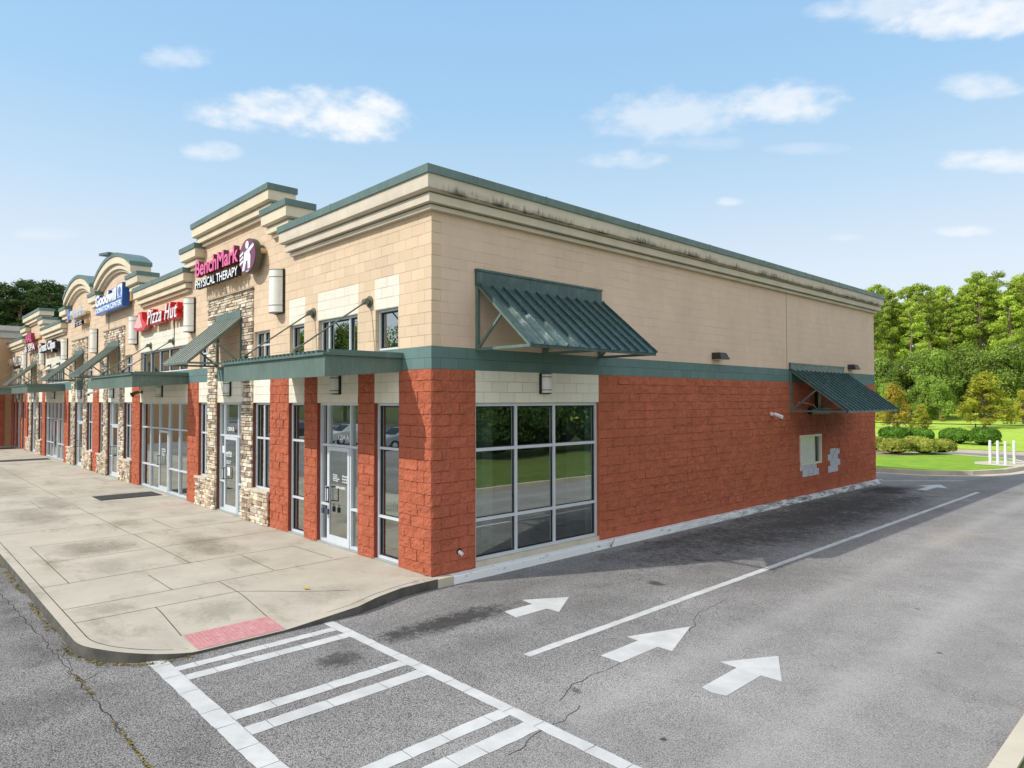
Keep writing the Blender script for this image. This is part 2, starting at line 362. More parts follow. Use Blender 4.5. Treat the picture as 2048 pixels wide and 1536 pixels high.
def asphalt(light):
    M = Mat('asphalt' if light else 'asphalt_far', .92, 0, .2)
    vo = M.N('ShaderNodeTexVoronoi'); vo.inputs['Scale'].default_value = 75; M.L(M.pos(), vo.inputs['Vector'])
    ag = M.ramp(vo.outputs['Distance'], .1, .75, 1.0, 0.0)
    spk = M.noise(62, 5, .8)
    f = M.math('ADD', M.math('MULTIPLY', ag, .35), M.math('MULTIPLY', spk, .9))
    c = M.mix(M.ramp(f, .42, .90), (.085, .080, .076), (.57, .55, .53))
    big = M.ramp(M.noise(.3, 6, .7), .3, .7, .70, 1.22)
    c = M.mix(1.0, c, big, 'MULTIPLY')
    c = M.mix(1.0, c, M.ramp(M.noise(2.2, 5, .7), .3, .7, .88, 1.10), 'MULTIPLY')
    sp = M.N('ShaderNodeSeparateXYZ'); M.L(M.pos(), sp.inputs[0]); X, Y = sp.outputs[0], sp.outputs[1]
    wob = M.noise(1.4, 6, .75); wb2 = M.noise(9, 4, .7)
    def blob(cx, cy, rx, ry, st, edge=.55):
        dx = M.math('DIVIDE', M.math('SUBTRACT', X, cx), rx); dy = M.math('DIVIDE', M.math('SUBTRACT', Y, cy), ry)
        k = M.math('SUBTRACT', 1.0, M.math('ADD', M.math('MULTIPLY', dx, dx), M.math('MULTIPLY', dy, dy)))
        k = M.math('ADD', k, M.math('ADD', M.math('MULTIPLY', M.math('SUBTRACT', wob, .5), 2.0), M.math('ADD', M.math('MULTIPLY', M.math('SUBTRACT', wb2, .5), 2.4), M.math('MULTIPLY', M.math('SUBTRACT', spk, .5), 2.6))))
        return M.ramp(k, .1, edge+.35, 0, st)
    oil_and_shade = (.030, .029, .028)  # oil stains; the long blob by the side wall also paints in shade
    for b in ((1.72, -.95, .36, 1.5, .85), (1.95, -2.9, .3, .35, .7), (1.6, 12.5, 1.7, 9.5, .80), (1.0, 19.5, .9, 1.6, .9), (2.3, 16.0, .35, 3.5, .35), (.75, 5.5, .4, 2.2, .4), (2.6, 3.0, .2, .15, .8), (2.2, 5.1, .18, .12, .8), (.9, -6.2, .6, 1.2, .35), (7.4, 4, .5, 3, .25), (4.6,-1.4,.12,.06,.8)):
        c = M.mix(blob(*b), c, oil_and_shade)
    # tar-dark band at the foot of the kerbs
    kb = M.math('MULTIPLY', M.ramp(M.math('ABSOLUTE', M.math('SUBTRACT', Y, -5.55)), 0, .35, .75, 0), M.math('LESS_THAN', X, -.4))
    c = M.mix(M.math('MULTIPLY', kb, M.ramp(wob, .35, .65)), c, (.05, .045, .04))
    rust = blob(5.0, 11.5, .5, 1.8, .2); c = M.mix(rust, c, (.42, .30, .17))
    # old light traffic wear
    wr = M.math('MULTIPLY', M.ramp(X, 3.6, 6.5, 0, .45), M.ramp(wob, .3, .65, .4, 1))
    c = M.mix(wr, c, (.46, .44, .42))
    vs_ = M.N('ShaderNodeTexVoronoi'); vs_.inputs['Scale'].default_value = 1.1; M.L(M.pos(), vs_.inputs['Vector'])
    dots = M.math('MULTIPLY', M.ramp(M.math('ADD', vs_.outputs['Distance'], M.math('MULTIPLY', wb2, .06)), .055, .085, .85, 0), M.ramp(M.noise(.5, 3), .45, .6, 0, 1))
    c = M.mix(dots, c, (.035, .033, .032))
    # faint polished wheel tracks along the lane
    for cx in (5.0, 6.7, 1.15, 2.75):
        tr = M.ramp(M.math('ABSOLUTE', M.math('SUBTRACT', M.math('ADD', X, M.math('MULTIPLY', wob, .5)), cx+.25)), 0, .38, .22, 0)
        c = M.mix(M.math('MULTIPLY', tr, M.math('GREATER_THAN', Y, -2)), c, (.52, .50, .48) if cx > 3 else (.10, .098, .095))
    M.color(c)
    M.normal(M.bump(f, .8, .016)); return M.m
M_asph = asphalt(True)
def grass(name, a, b):
    M = Mat(name, .95, 0, .1)
    n = M.ramp(M.noise(1.1, 6, .7), .3, .7); c = M.mix(n, a, b)
    c = M.mix(M.ramp(M.noise(45, 4, .8), .35, .75, 0, .5), c, (a[0]*.45, a[1]*.45, a[2]*.4))
    M.color(c); M.normal(M.bump(M.noise(60, 4, .8), .8, .05)); return M.m
M_lawn = grass('lawn_grass', (.20, .38, .035), (.38, .56, .07)); M_lawn2 = grass('far_lawn', (.34, .52, .05), (.56, .72, .12)); M_earth = grass('earth_grass', (.05, .075, .02), (.10, .11, .045))
def leafm(name, a, b, trans=.35):
    M = Mat(name, .75, 0, .1)
    oi = M.N('ShaderNodeObjectInfo'); g = M.N('ShaderNodeNewGeometry')
    r = M.math('FRACT', M.math('ADD', g.outputs['Random Per Island'], M.math('MULTIPLY', oi.outputs['Random'], .37)))
    c = M.mix(M.ramp(r, 0, 1), a, b)
    c = M.mix(1.0, c, M.ramp(M.noise(.45, 3), .3, .7, .62, 1.28), 'MULTIPLY'); c = M.mix(1.0, c, M.ramp(oi.outputs['Random'], 0, 1, .72, 1.15), 'MULTIPLY')
    M.color(c)
    tl = M.N('ShaderNodeBsdfTranslucent'); M.L(c, tl.inputs[0]); mx = M.N('ShaderNodeMixShader'); mx.inputs[0].default_value = trans
    M.L(M.b.outputs[0], mx.inputs[1]); M.L(tl.outputs[0], mx.inputs[2]); M.L(mx.outputs[0], M.o.inputs[0]); return M.m
M_pine = leafm('pine_needles', (.26, .40, .04), (.62, .70, .13)); M_pined = leafm('dark_pine_needles', (.035, .08, .025), (.13, .21, .06), .25)
M_broad = leafm('broad_leaves', (.12, .22, .03), (.42, .54, .11)); M_cyp = leafm('cypress_leaves', (.36, .40, .04), (.62, .58, .09)); M_cyo = leafm('rusty_cypress_leaves', (.50, .44, .05), (.68, .50, .10))
M_bush = leafm('box_leaves', (.09, .22, .025), (.26, .46, .07)); M_bushy = leafm('yellow_green_leaves', (.28, .33, .04), (.52, .54, .12))
M_darkl = leafm('dark_shrub_leaves', (.03, .07, .02), (.12, .19, .05))
M_bark = simple('pine_bark', (.20, .14, .10), .95, var=.3, nscale=3, bump=.6, bscale=12)
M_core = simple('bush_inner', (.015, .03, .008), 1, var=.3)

# ------------------------------------------------------------------ ground
def sheet(name, pts, z, mat, kind='structure', label=None):
    mb = MB(); mb.add([(p[0], p[1], z) for p in pts], [tuple(range(len(pts)))])
    o = mb.build(name, mat); o['kind'] = kind; return o
ZA = -.16
# far ground as a gently rising sheet
g = MB(); nx, ny = 60, 60
xs = [-900+1800*(i/nx) for i in range(nx+1)]; ys = sorted(set([-900+1800*(i/ny) for i in range(ny+1)] + [44, 60, 75, 90, 105, 120, 140]))
def hz_(x, y): return -.30 + 1.75*min(1, max(0, (y-44)/70))**1.2
g.v = [(x, y, hz_(x, y)) for y in ys for x in xs]; nn = len(xs)
g.f = [(j*nn+i, j*nn+i+1, (j+1)*nn+i+1, (j+1)*nn+i) for j in range(len(ys)-1) for i in range(nx)]; g.mi = [0]*len(g.f)
g.build('ground', M_earth)['kind'] = 'structure'
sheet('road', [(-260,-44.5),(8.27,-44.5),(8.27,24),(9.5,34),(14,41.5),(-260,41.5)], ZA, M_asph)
# far lawn, following the rise
fl = MB(); xs2 = [-160+ i*8 for i in range(41)]; ys2 = [41.8,44,50,60,75,90,105,120,140,200]
fl.v = [(x, y, hz_(x, y)+.34-.20*min(1, max(0,(y-60)/40))) for y in ys2 for x in xs2]; q = len(xs2)
fl.f = [(j*q+i, j*q+i+1, (j+1)*q+i+1, (j+1)*q+i) for j in range(len(ys2)-1) for i in range(q-1)]; fl.mi = [0]*len(fl.f)
fl.build('far_lawn', M_lawn2)['kind'] = 'structure'
def kerb_path(name, pts, w, z0, z1, mat, side=1, closed=False):
    mb = MB(); n = len(pts); P = [Vector((p[0], p[1], 0)) for p in pts]; Q = []
    for i, p in enumerate(P):
        a = P[i-1] if (i or closed) else p; b = P[(i+1) % n] if (i < n-1 or closed) else p
        d = (b-a).normalized(); Q.append(p+Vector((-d.y, d.x, 0))*w*side)
    rng = range(n if closed else n-1)
    for i in rng:
        j = (i+1) % n; a, b, c, d = P[i], P[j], Q[j], Q[i]
        vs = [(t.x, t.y, z0) for t in (a,b,c,d)]+[(t.x, t.y, z1) for t in (a,b,c,d)]
        mb.add(vs, [(4,5,6,7),(0,1,5,4),(2,3,7,6)])
    a, d = P[0], Q[0]; mb.quad((a.x,a.y,z0),(a.x,a.y,z1),(d.x,d.y,z1),(d.x,d.y,z0))
    a, d = P[-1], Q[-1]; mb.quad((a.x,a.y,z0),(a.x,a.y,z1),(d.x,d.y,z1),(d.x,d.y,z0))
    o = mb.build(name, mat); o['kind'] = 'structure'; return o
kerb_path('far_kerb', [(-70, 41.6), (14.2, 41.6)], .2, -.17, .02, M_kerb)
kerb_path('verge_kerb', [(8.25, -75), (8.25, 24), (9.5, 34), (14.2, 41.4)], .17, -.17, .0, M_kerb, -1)
sheet('verge', [(8.42, -75), (60, -75), (60, 41.5), (14.4, 41.5), (9.7, 34), (8.42, 24)], -.03, grass('verge_grass', (.09, .15, .035), (.21, .26, .07)))
# grass island behind the building
isl = [(-45, 25.6)] + [(-12, 25.6), (-1.4, 25.75), (.6, 26.1), (1.9, 27.3), (2.7, 29.2), (3.0, 31.6), (2.7, 34.2), (1.6, 36.2), (-.5, 37.2), (-4, 37.6), (-45, 37.6)]
kerb_path('island_kerb', isl, .22, -.17, .02, M_kerb, 1, True)
ii = [(-44.7, 25.86), (-12, 25.83), (-1.45, 25.98), (.5, 26.32), (1.72, 27.4), (2.47, 29.25), (2.76, 31.6), (2.48, 34.1), (1.45, 36.0), (-.55, 36.97), (-4, 37.36), (-44.7, 37.36)]
sheet('island_lawn', ii, .0, M_lawn)
kerb_path('island_gutter', isl[:-1], .45, ZA-.05, ZA+.006, M_kerb, -1)
sheet('island_pad', [(.75,32.6),(1.1,31.2),(2.74,31.0),(2.74,32.3),(2.5,34.0),(1.5,34.3)], .012, M_kerb)
sheet('island_bed', [(-20, 33.6), (-9, 33.4), (-3.2, 34.0), (-2.0, 36.2), (-4.5, 37.2), (-20, 37.2)], .008, simple('pine_straw', (.30, .22, .13), .95, var=.25, nscale=9, bump=.6))

# sidewalk with rounded corner and ramp
def xe(y):
    if y < -4.08: return -.65 + math.sqrt(max(0, 1.17**2-(y+4.08)**2))
    if y < -1.75: return .52
    if y < -.75: return .52-.30*(y+1.75)/1.0
    return .22-.03*(y+.75)/.75
def ramp_h(x, y):
    u = min(1, max(0, (x+1.15)/1.55))
    if -4.15 <= y <= -2.88: k = 1
    elif y < -4.15: k = max(0, 1-(-4.15-y)/.95)
    else: k = max(0, 1-(y+2.88)/1.55)
    return -.125*u*k
sw = MB(); YS = list(np.linspace(-5.25, -5.19, 9))[:-1]+list(np.linspace(-5.19, -4.8, 9))[:-1]+list(np.linspace(-4.8, 0, 39))
for i in range(len(YS)-1):
    ya, yb = YS[i], YS[i+1]; xa, xb = xe(ya), xe(yb)
    ta = [-60, -30] + list(np.linspace(-14, -2, 5)) + list(np.linspace(-1.6, 0, 9)[1:])
    fa = [(t if t < -1.6 else -1.6+(xa+1.6)*((t+1.6)/1.6)) for t in ta]; fb = [(t if t < -1.6 else -1.6+(xb+1.6)*((t+1.6)/1.6)) for t in ta]
    for a0, a1, b0, b1 in zip(fa[:-1], fa[1:], fb[:-1], fb[1:]):
        sw.quad((a0,ya,ramp_h(a0,ya)),(a1,ya,ramp_h(a1,ya)),(b1,yb,ramp_h(b1,yb)),(b0,yb,ramp_h(b0,yb)))
sidewalk = sw.build('sidewalk', M_walk, smooth=True); sidewalk['kind'] = 'structure'
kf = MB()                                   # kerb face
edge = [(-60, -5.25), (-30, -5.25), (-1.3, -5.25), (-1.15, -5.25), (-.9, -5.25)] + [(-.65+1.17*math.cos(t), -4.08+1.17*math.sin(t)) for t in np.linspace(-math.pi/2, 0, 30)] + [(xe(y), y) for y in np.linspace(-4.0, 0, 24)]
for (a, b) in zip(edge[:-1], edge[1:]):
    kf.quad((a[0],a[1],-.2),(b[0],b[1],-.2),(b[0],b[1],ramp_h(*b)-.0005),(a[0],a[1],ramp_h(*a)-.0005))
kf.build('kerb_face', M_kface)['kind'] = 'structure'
def ribbon(mb, pts, w, zf, off=.002, taper=False):
    P = [Vector((p[0], p[1])) for p in pts]
    # subdivide so ribbons follow the ramp
    Q = []
    for a, b in zip(P[:-1], P[1:]):
        n = max(1, int((b-a).length/.12)) if (b-a).length < 12 else 40
        Q += [a+(b-a)*k/n for k in range(n)]
    Q.append(P[-1]); Lq = []
    for i, p in enumerate(Q):
        d = (Q[min(i+1,len(Q)-1)]-Q[max(i-1,0)]).normalized(); nn_ = Vector((-d.y, d.x)); ww = w/2
        if taper: ww *= .45+.9*abs(noise.noise(Vector((p.x*2.3, p.y*2.3, 1.3))))
        Lq.append((p+nn_*ww, p-nn_*ww))
    for (a, b), (c, d) in zip(Lq[:-1], Lq[1:]):
        mb.quad((a.x,a.y,zf(a.x,a.y)+off),(b.x,b.y,zf(b.x,b.y)+off),(d.x,d.y,zf(d.x,d.y)+off),(c.x,c.y,zf(c.x,c.y)+off))
js = MB()
J = [[(-7.85,-4.7),(-7.97,-.05)], [(-7.9,-4.7),(-3.9,-4.71)], [(-8,-2.71),(-4.03,-2.72)], [(-5.93,-4.71),(-6.02,-.05)], [(-3.9,-5.1),(-4.05,-2.72),(-4.1,-.6)], [(-3.6,-3.565),(-2.28,-3.565)],
     [(-2.25,-5.1),(-2.29,-2.82),(-2.37,-.24)], [(-1.42,-5.1),(-1.45,-2.83)], [(-1.45,-4.05),(-.1,-4.1)], [(-1.45,-2.83),(-.12,-2.91)], [(-2.29,-2.82),(-1.45,-2.83),(-.26,-1.45)], [(-4.1,-.6),(-2.52,-.55)], [(-4.0,-1.75),(-2.37,-1.8)],
     [(-60,-5.1),(-1.3,-5.1)], [(-13.9,-2.78),(-8,-2.75)], [(-16,-3.58),(-13.9,-3.58)], [(-9.8,-1.8),(-8.1,-1.8)], [(-9.9,-5.1),(-9.95,-.05)], [(-11.9,-5.1),(-12,-.05)], [(-14,-5.1),(-14,-.05)], [(-16,-5.1),(-16,-.05)], [(-60,-2.76),(-16,-2.76)]]
J += [[(-18-2*k,-5.1),(-18-2*k,-.05)] for k in range(0, 16)]
arc = [(-.65+1.02*math.cos(t)-.0, -4.08+1.02*math.sin(t)) for t in np.linspace(-math.pi/2, -.05, 12)]
J.append([(-1.3,-5.1)]+arc[0:]); J.append([(.37,-2.85),(.37,-1.8),(.1,-.8),(.05,-.3)])
for p in J: ribbon(js, p, .013, ramp_h, .0025)
js.build('sidewalk_joints', M_joint)['kind'] = 'structure'
# tactile pad
tp = MB(); tx0, tx1, ty0, ty1 = -.10, .48, -4.08, -2.90
def tz(x, y): return ramp_h(x, y)+.006
for i in range(4):
    for j in range(8):
        a0 = tx0+(tx1-tx0)*i/4; a1 = tx0+(tx1-tx0)*(i+1)/4; b0 = ty0+(ty1-ty0)*j/8; b1 = ty0+(ty1-ty0)*(j+1)/8
        tp.quad((a0,b0,tz(a0,b0)),(a1,b0,tz(a1,b0)),(a1,b1,tz(a1,b1)),(a0,b1,tz(a0,b1)))
for i in range(11):
    for j in range(22):
        x = tx0+.028+i*.0525; y = ty0+.03+j*.0535; z = tz(x, y); r = .014
        vs = [(x+r*math.cos(t), y+r*math.sin(t), z-.001) for t in np.arange(6)*math.pi/3]+[(x+r*.6*math.cos(t), y+r*.6*math.sin(t), z+.006) for t in np.arange(6)*math.pi/3]
        tp.add(vs, [(k,(k+1)%6,6+(k+1)%6,6+k) for k in range(6)]+[tuple(range(6,12))])
tag(tp.build('tactile_pad', simple('worn_red_tactile', (.50, .225, .225), .8, var=.12, nscale=14, dirt=.55, dcol=(.55,.48,.45))), 'worn red tactile paving pad with raised dots on the corner ramp', 'tactile pad')

# white kerb strip along the side wall
ks = MB(); ks.box(.002, .20, .35, 21.5, -.2, -.012)
ks.build('painted_kerb', M_kpaint, bevel=.012)['kind'] = 'structure'
k2 = MB(); k2.box(.002, .197, -.0, .35, -.2, -.008); k2.build('kerb_end', M_kerb)['kind'] = 'structure'

# road markings
def poly_mark(name, pts, z=ZA+.004):
    mb = MB(); mb.add([(x, y, z) for x, y in pts], [tuple(range(len(pts)))]); o = mb.build(name, M_paint); o['kind'] = 'structure'; return o
def rough_line(name, pts, w, z=ZA+.004, seed=0):
    seams = name.startswith('crosswalk')
    mb = MB(); P = [Vector(p) for p in pts]; rr = random.Random(seed); rows = []
    for a, b in zip(P[:-1], P[1:]):
        n = max(2, int((b-a).length/.11)); d = (b-a).normalized(); nn_ = Vector((-d.y, d.x))
        for k in range(n+1):
            p = a+(b-a)*k/n; rows.append((p+nn_*(w/2+rr.uniform(-.007,.007)), p-nn_*(w/2+rr.uniform(-.007,.007))))
    run = rr.randint(2, 5)
    for (a, b), (c, d) in zip(rows[:-1], rows[1:]):
        if seams:
            run -= 1
            if run <= 0:
                run = rr.randint(3, 6); e = (c-a).normalized(); sk = rr.uniform(-.012, .012)
                a = a+e*(.007+sk*.3); b = b+e*(.007-sk*.3)
        mb.quad((a.x,a.y,z),(b.x,b.y,z),(d.x,d.y,z),(c.x,c.y,z))
    o = mb.build(name, M_paint); o['kind'] = 'structure'
rough_line('crosswalk_line', [(.42,-2.27),(8.1,-2.27)], .155, seed=1); rough_line('crosswalk_line', [(.30,-4.56),(8.1,-4.58)], .21, seed=2)
for k, (a, b) in enumerate(((.785,.945),(1.13,1.31),(2.50,2.69),(2.90,3.11),(4.36,4.54),(4.74,4.96),(6.2,6.39),(6.6,6.8))):
    rough_line('crosswalk_rung', [((a+b)/2,-4.455),((a+b)/2,-2.35)], b-a, seed=10+k)
rough_line('lane_line', [(3.475,-1.07),(3.45,21.1)], .13, seed=30); rough_line('lane_line', [(-.6,21.75),(2.2,24.9)], .09, seed=31)
poly_mark('direction_arrow', [(1.95,-.05),(2.28,-.12),(2.30,.532),(2.55,.538),(2.111,1.252),(1.697,.571),(1.97,.53)])
poly_mark('direction_arrow', [(4.13,-.39),(4.45,-.39),(4.45,.395),(4.67,.40),(4.304,1.42),(3.93,.41),(4.13,.40)])
poly_mark('direction_arrow', [(5.53,-.31),(5.68,-.35),(5.84,-.31),(5.835,.49),(6.085,.50),(5.69,1.24),(5.28,.52),(5.52,.50)])
poly_mark('direction_arrow', [(1.75,20.4),(2.05,20.4),(2.05,21.6),(2.4,21.6),(1.9,22.6),(1.4,21.6),(1.75,21.6)])
ck = MB(); za = lambda x, y: ZA
def wig(pts, amp=.03, step=.09, seed=1):
    o = []; 
    for a, b in zip(pts[:-1], pts[1:]):
        a, b = Vector(a), Vector(b); n = max(1, int((b-a).length/step)); d = (b-a).normalized(); nn_ = Vector((-d.y, d.x))
        for k in range(n):
            p = a+(b-a)*k/n; o.append(p+nn_*amp*noise.noise(Vector((p.x*5+seed, p.y*5, seed))) * 2)
    o.append(Vector(pts[-1])); return o
for k, p in enumerate(([(4.0,3.0),(4.02,2.07),(4.43,1.2)], [(4.44,-.39),(4.5,-1.3),(4.65,-1.71)], [(4.86,-1.66),(5.0,-2.01),(4.97,-2.28),(5.1,-2.9)], [(-.73,-5.36),(.23,-5.39),(.51,-5.37),(.29,-5.12)], [(-9,-5.75),(-3,-5.5),(.9,-5.39),(1.6,-5.37),(2.3,-5.37),(2.9,-5.36),(6,-5.4)])):
    ribbon(ck, wig(p, .03, .07, k),   .011 if k < 4 else .013, za, .003, True)
ck.build('asphalt_cracks', simple('crack_dark', (.022,.02,.018), 1, var=.3))['kind'] = 'structure'

# ------------------------------------------------------------------ the shopping building
LEFT = -49.27
def mir(a, b): return (LEFT-b, LEFT-a)
BLD = thing('shopping_building', (0, 0, 0), 'long single-storey strip mall of tan block over red split-face block with green bands', 'building')
wins, doors, reds, stones = [], [], [], []
half_reds = [(-1.016,0),(-2.49,-1.87),(-4.84,-4.22),(-6.68,-5.64),(-12.71,-11.72),(-18.94,-17.90)]
half_w = [(-1.87,-1.016),(-5.64,-4.84)]                # plain windows to the ground
reds = half_reds+[mir(*r) for r in half_reds]+[(-25.2,-24.07)]
wfull = half_w+[mir(*r) for r in half_w]
doorb = [(-4.22,-2.49)]; doorb += [mir(*doorb[0])]
sfb = [(-17.90,-12.71)]; sfb += [mir(*sfb[0])]
# towers: (window_right, stone_r, door, stone_l, window_left)
def tower(xr, xl):
    c = (xr+xl)/2-.10; 
    return dict(c=c, xr=xr, xl=xl, wr=(c+1.60,xr), sr=(c+.92,c+1.60), d=(c-.92,c+.92), sl=(c-1.62,c-.92), wl=(xl,c-1.62))
TW = [tower(-6.68,-11.72), tower(-18.94,-24.07)]
for t in list(TW):
    a, b = mir(t['xl'], t['xr']); TW.append(tower(b, a))
TW = [TW[0], TW[1], TW[3], TW[2]]
TOPS = []  # (x0,x1,ztop) wall heights under the cornices
ARCH = [(-23.97, -18.2), (-30.35, -24.58)]
pieces = []   # cornice pieces, outer coping extents
pieces += [(-6.65,-5.2,7.78),(-11.63,-6.18,8.375),(-12.66,-11.27,7.785),(-17.83,-12.29,7.20),(-18.86,-17.29,7.80),(-25.02,-23.52,7.80),
           (-31.30,-29.75,7.80),(-36.55,-30.82,7.22),(-37.45,-35.9,7.85),(-42.8,-36.94,8.44),(-43.75,-41.7,7.85),(-49.4,-42.9,7.22)]
rects = []   # painter's order (x0,x1,z0,z1,type)
rects.append((LEFT, 0, 4.064, 7.07, 'tan'))
for a, b, z in pieces: rects.append((a+.32, b-.32, 6.0, z-.45, 'tan'))
for a, b in ARCH: rects.append((a+.30, b-.30, 6.0, 7.85, 'tan'))
rects.append((LEFT, 0, 3.658, 4.064, 'green'))
rects.append((LEFT, 0, 0, 3.658, 'cream'))
for a, b in reds: rects.append((a, b, -.15, 3.658, 'red'))
for a, b in wfull+doorb+sfb: rects.append((a, b, 0, 3.048, 'hole'))
for a, b in wfull+doorb+sfb: rects += [(a, b, 4.87, 5.48, 'cream'), (a+.03, b-.03, 4.07, 4.87, 'hole')]
for t in TW:
    rects += [(*t['sr'], 0, 5.9, 'brown'), (*t['sl'], 0, 5.9, 'brown'), (*t['wr'], 0, .80, 'brown'), (*t['wl'], 0, .80, 'brown')]
    rects += [(*t['wr'], .80, 3.048, 'hole'), (*t['wl'], .80, 3.048, 'hole'), (*t['d'], 0, 3.048, 'hole')]
    rects += [(t['wr'][0]+.03, t['wr'][1]-.03, 4.07, 4.87, 'hole'), (t['wl'][0]+.03, t['wl'][1]-.03, 4.07, 4.87, 'hole')]
TY = dict(side_red=M_red, side_tan=M_tan2, sill=M_kerb, tan=M_tan, green=M_green, cream=M_cream, red=M_reveal, brown=M_brown)
def grid_wall(rects, place, outn, thick, names, parent):
    """place(a, z, d) -> world point; d = depth into the wall"""
    As = sorted({r[0] for r in rects}|{r[1] for r in rects}); Zs = sorted({r[2] for r in rects}|{r[3] for r in rects})
    T = {}
    for i in range(len(As)-1):
        for j in range(len(Zs)-1):
            ca, cz = (As[i]+As[i+1])/2, (Zs[j]+Zs[j+1])/2; t = None
            for r in rects:
                if r[0] < ca < r[1] and r[2] < cz < r[3]: t = r[4]
            T[i, j] = None if t in (None, 'hole') else t
    mbs = {}; comp = {}
    for k0, t in T.items():
        if not t or k0 in comp: continue
        comp[k0] = k0; todo = [k0]
        while todo:
            i, j = todo.pop()
            for q in ((i-1,j),(i+1,j),(i,j-1),(i,j+1)):
                if q not in comp and T.get(q) == t: comp[q] = k0; todo.append(q)
    for (i, j), t in T.items():
        if not t: continue
        mb = mbs.setdefault((t, comp[i, j]), MB()); a0, a1, z0, z1 = As[i], As[i+1], Zs[j], Zs[j+1]; th = thick
        mb.quad(place(a0,z0,0), place(a1,z0,0), place(a1,z1,0), place(a0,z1,0))
        mb.quad(place(a1,z0,th), place(a0,z0,th), place(a0,z1,th), place(a1,z1,th))
        if not T.get((i-1,j)): mb.quad(place(a0,z0,th), place(a0,z0,0), place(a0,z1,0), place(a0,z1,th))
        if not T.get((i+1,j)): mb.quad(place(a1,z0,0), place(a1,z0,th), place(a1,z1,th), place(a1,z1,0))
        if not T.get((i,j-1)): mb.quad(place(a0,z0,th), place(a1,z0,th), place(a1,z0,0), place(a0,z0,0))
        if not T.get((i,j+1)): mb.quad(place(a0,z1,0), place(a1,z1,0), place(a1,z1,th), place(a0,z1,th))
    for (t, _), mb in mbs.items(): mb.build(names[t], TY[t], parent)
WN = dict(sill='concrete_sill', tan='upper_wall', green='band', cream='panel', red='pier_core', brown='stone_backing')
grid_wall(rects, lambda a, z, d: (a, d, z), None, .2, WN, BLD)
side = [(0.2,21.45,4.064,6.9,'side_tan'),(0.2,21.45,3.658,4.064,'green'),(0.2,21.45,-.2,3.658,'side_red'),(1.016,4.60,-.02,.088,'sill'),(1.016,4.60,3.048,3.658,'cream'),(1.016,4.60,.088,3.048,'hole'),(14.72,16.30,.98,1.92,'hole')]
grid_wall(side, lambda a, z, d: (-d, a, z), None, .2, dict(WN, side_red='side_wall_core', side_tan='side_upper_wall', tan='side_trim', green='side_band', cream='side_panel', red='side_wall_core'), BLD)
# split-face blocks as real relief
def split_face(mb, a0, a1, z0, z1, place, seed=0, step=.042, corner=None):
    row0 = int(math.floor(z0/C+1e-4))
    for r in range(row0, int(math.ceil(z1/C-1e-4))):
        zz0, zz1 = max(z0, r*C), min(z1, (r+1)*C)
        if zz1-zz0 < .02: continue
        off = 0 if r % 2 else C
        k0 = math.floor((a0-off)/(2*C)); k = k0
        while off+k*2*C < a1-1e-4:
            b0, b1 = max(a0, off+k*2*C), min(a1, off+(k+1)*2*C); k += 1
            if b1-b0 < .015: continue
            nx = max(2, int(round((b1-b0)/step))); nz_ = max(2, int(round((zz1-zz0)/.042)))
            A = [b0, b0+.009]+[b0+(b1-b0)*i/nx for i in range(1, nx)]+[b1-.009, b1]; Z = [zz0, zz0+.008]+[zz0+(zz1-zz0)*i/nz_ for i in range(1, nz_)]+[zz1-.008, zz1]
            rb = random.Random(hash((round(b0,3), r, seed))); tx, tz_, base = rb.uniform(-.03,.03), rb.uniform(-.05,.05), rb.uniform(.010,.020)
            vs = []
            for jz, z in enumerate(Z):
                for ja, a in enumerate(A):
                    if ja in (0, len(A)-1) or jz in (0, len(Z)-1): d = -.004
                    else:
                        p = Vector((a*7.5, z*7.5, seed*3.1+rb.random()*.25))
                        d = base+tx*(a-(b0+b1)/2)+tz_*(z-(zz0+zz1)/2)+.020*noise.noise(p)+.017*noise.noise(p*2.6)
                        d = max(.002, d)*min(1, .35+min(a-a0, a1-a)/.07)
                    vs.append(place(a, z, -d))
            W = len(A)
            mb.add(vs, [(j*W+i, j*W+i+1, (j+1)*W+i+1, (j+1)*W+i) for j in range(len(Z)-1) for i in range(W-1)])
fp = lambda a, z, d: (a, d, z)
for a, b in reds:
    mb = MB(); split_face(mb, a, b, -.02, 3.654, fp, 1); mb.build('pier', M_red, BLD)
sp_ = lambda a, z, d: (-d, a, z)
mb = MB()
split_face(mb, 0, 1.016, -.02, 3.654, sp_, 2)
split_face(mb, 4.60, 14.72, -.05, 3.654, sp_, 2); split_face(mb, 16.30, 21.45, -.05, 3.654, sp_, 2)
split_face(mb, 14.72, 16.30, -.05, .98, sp_, 2); split_face(mb, 14.72, 16.30, 1.92, 3.654, sp_, 2)
mb.build('side_wall', M_red, BLD)

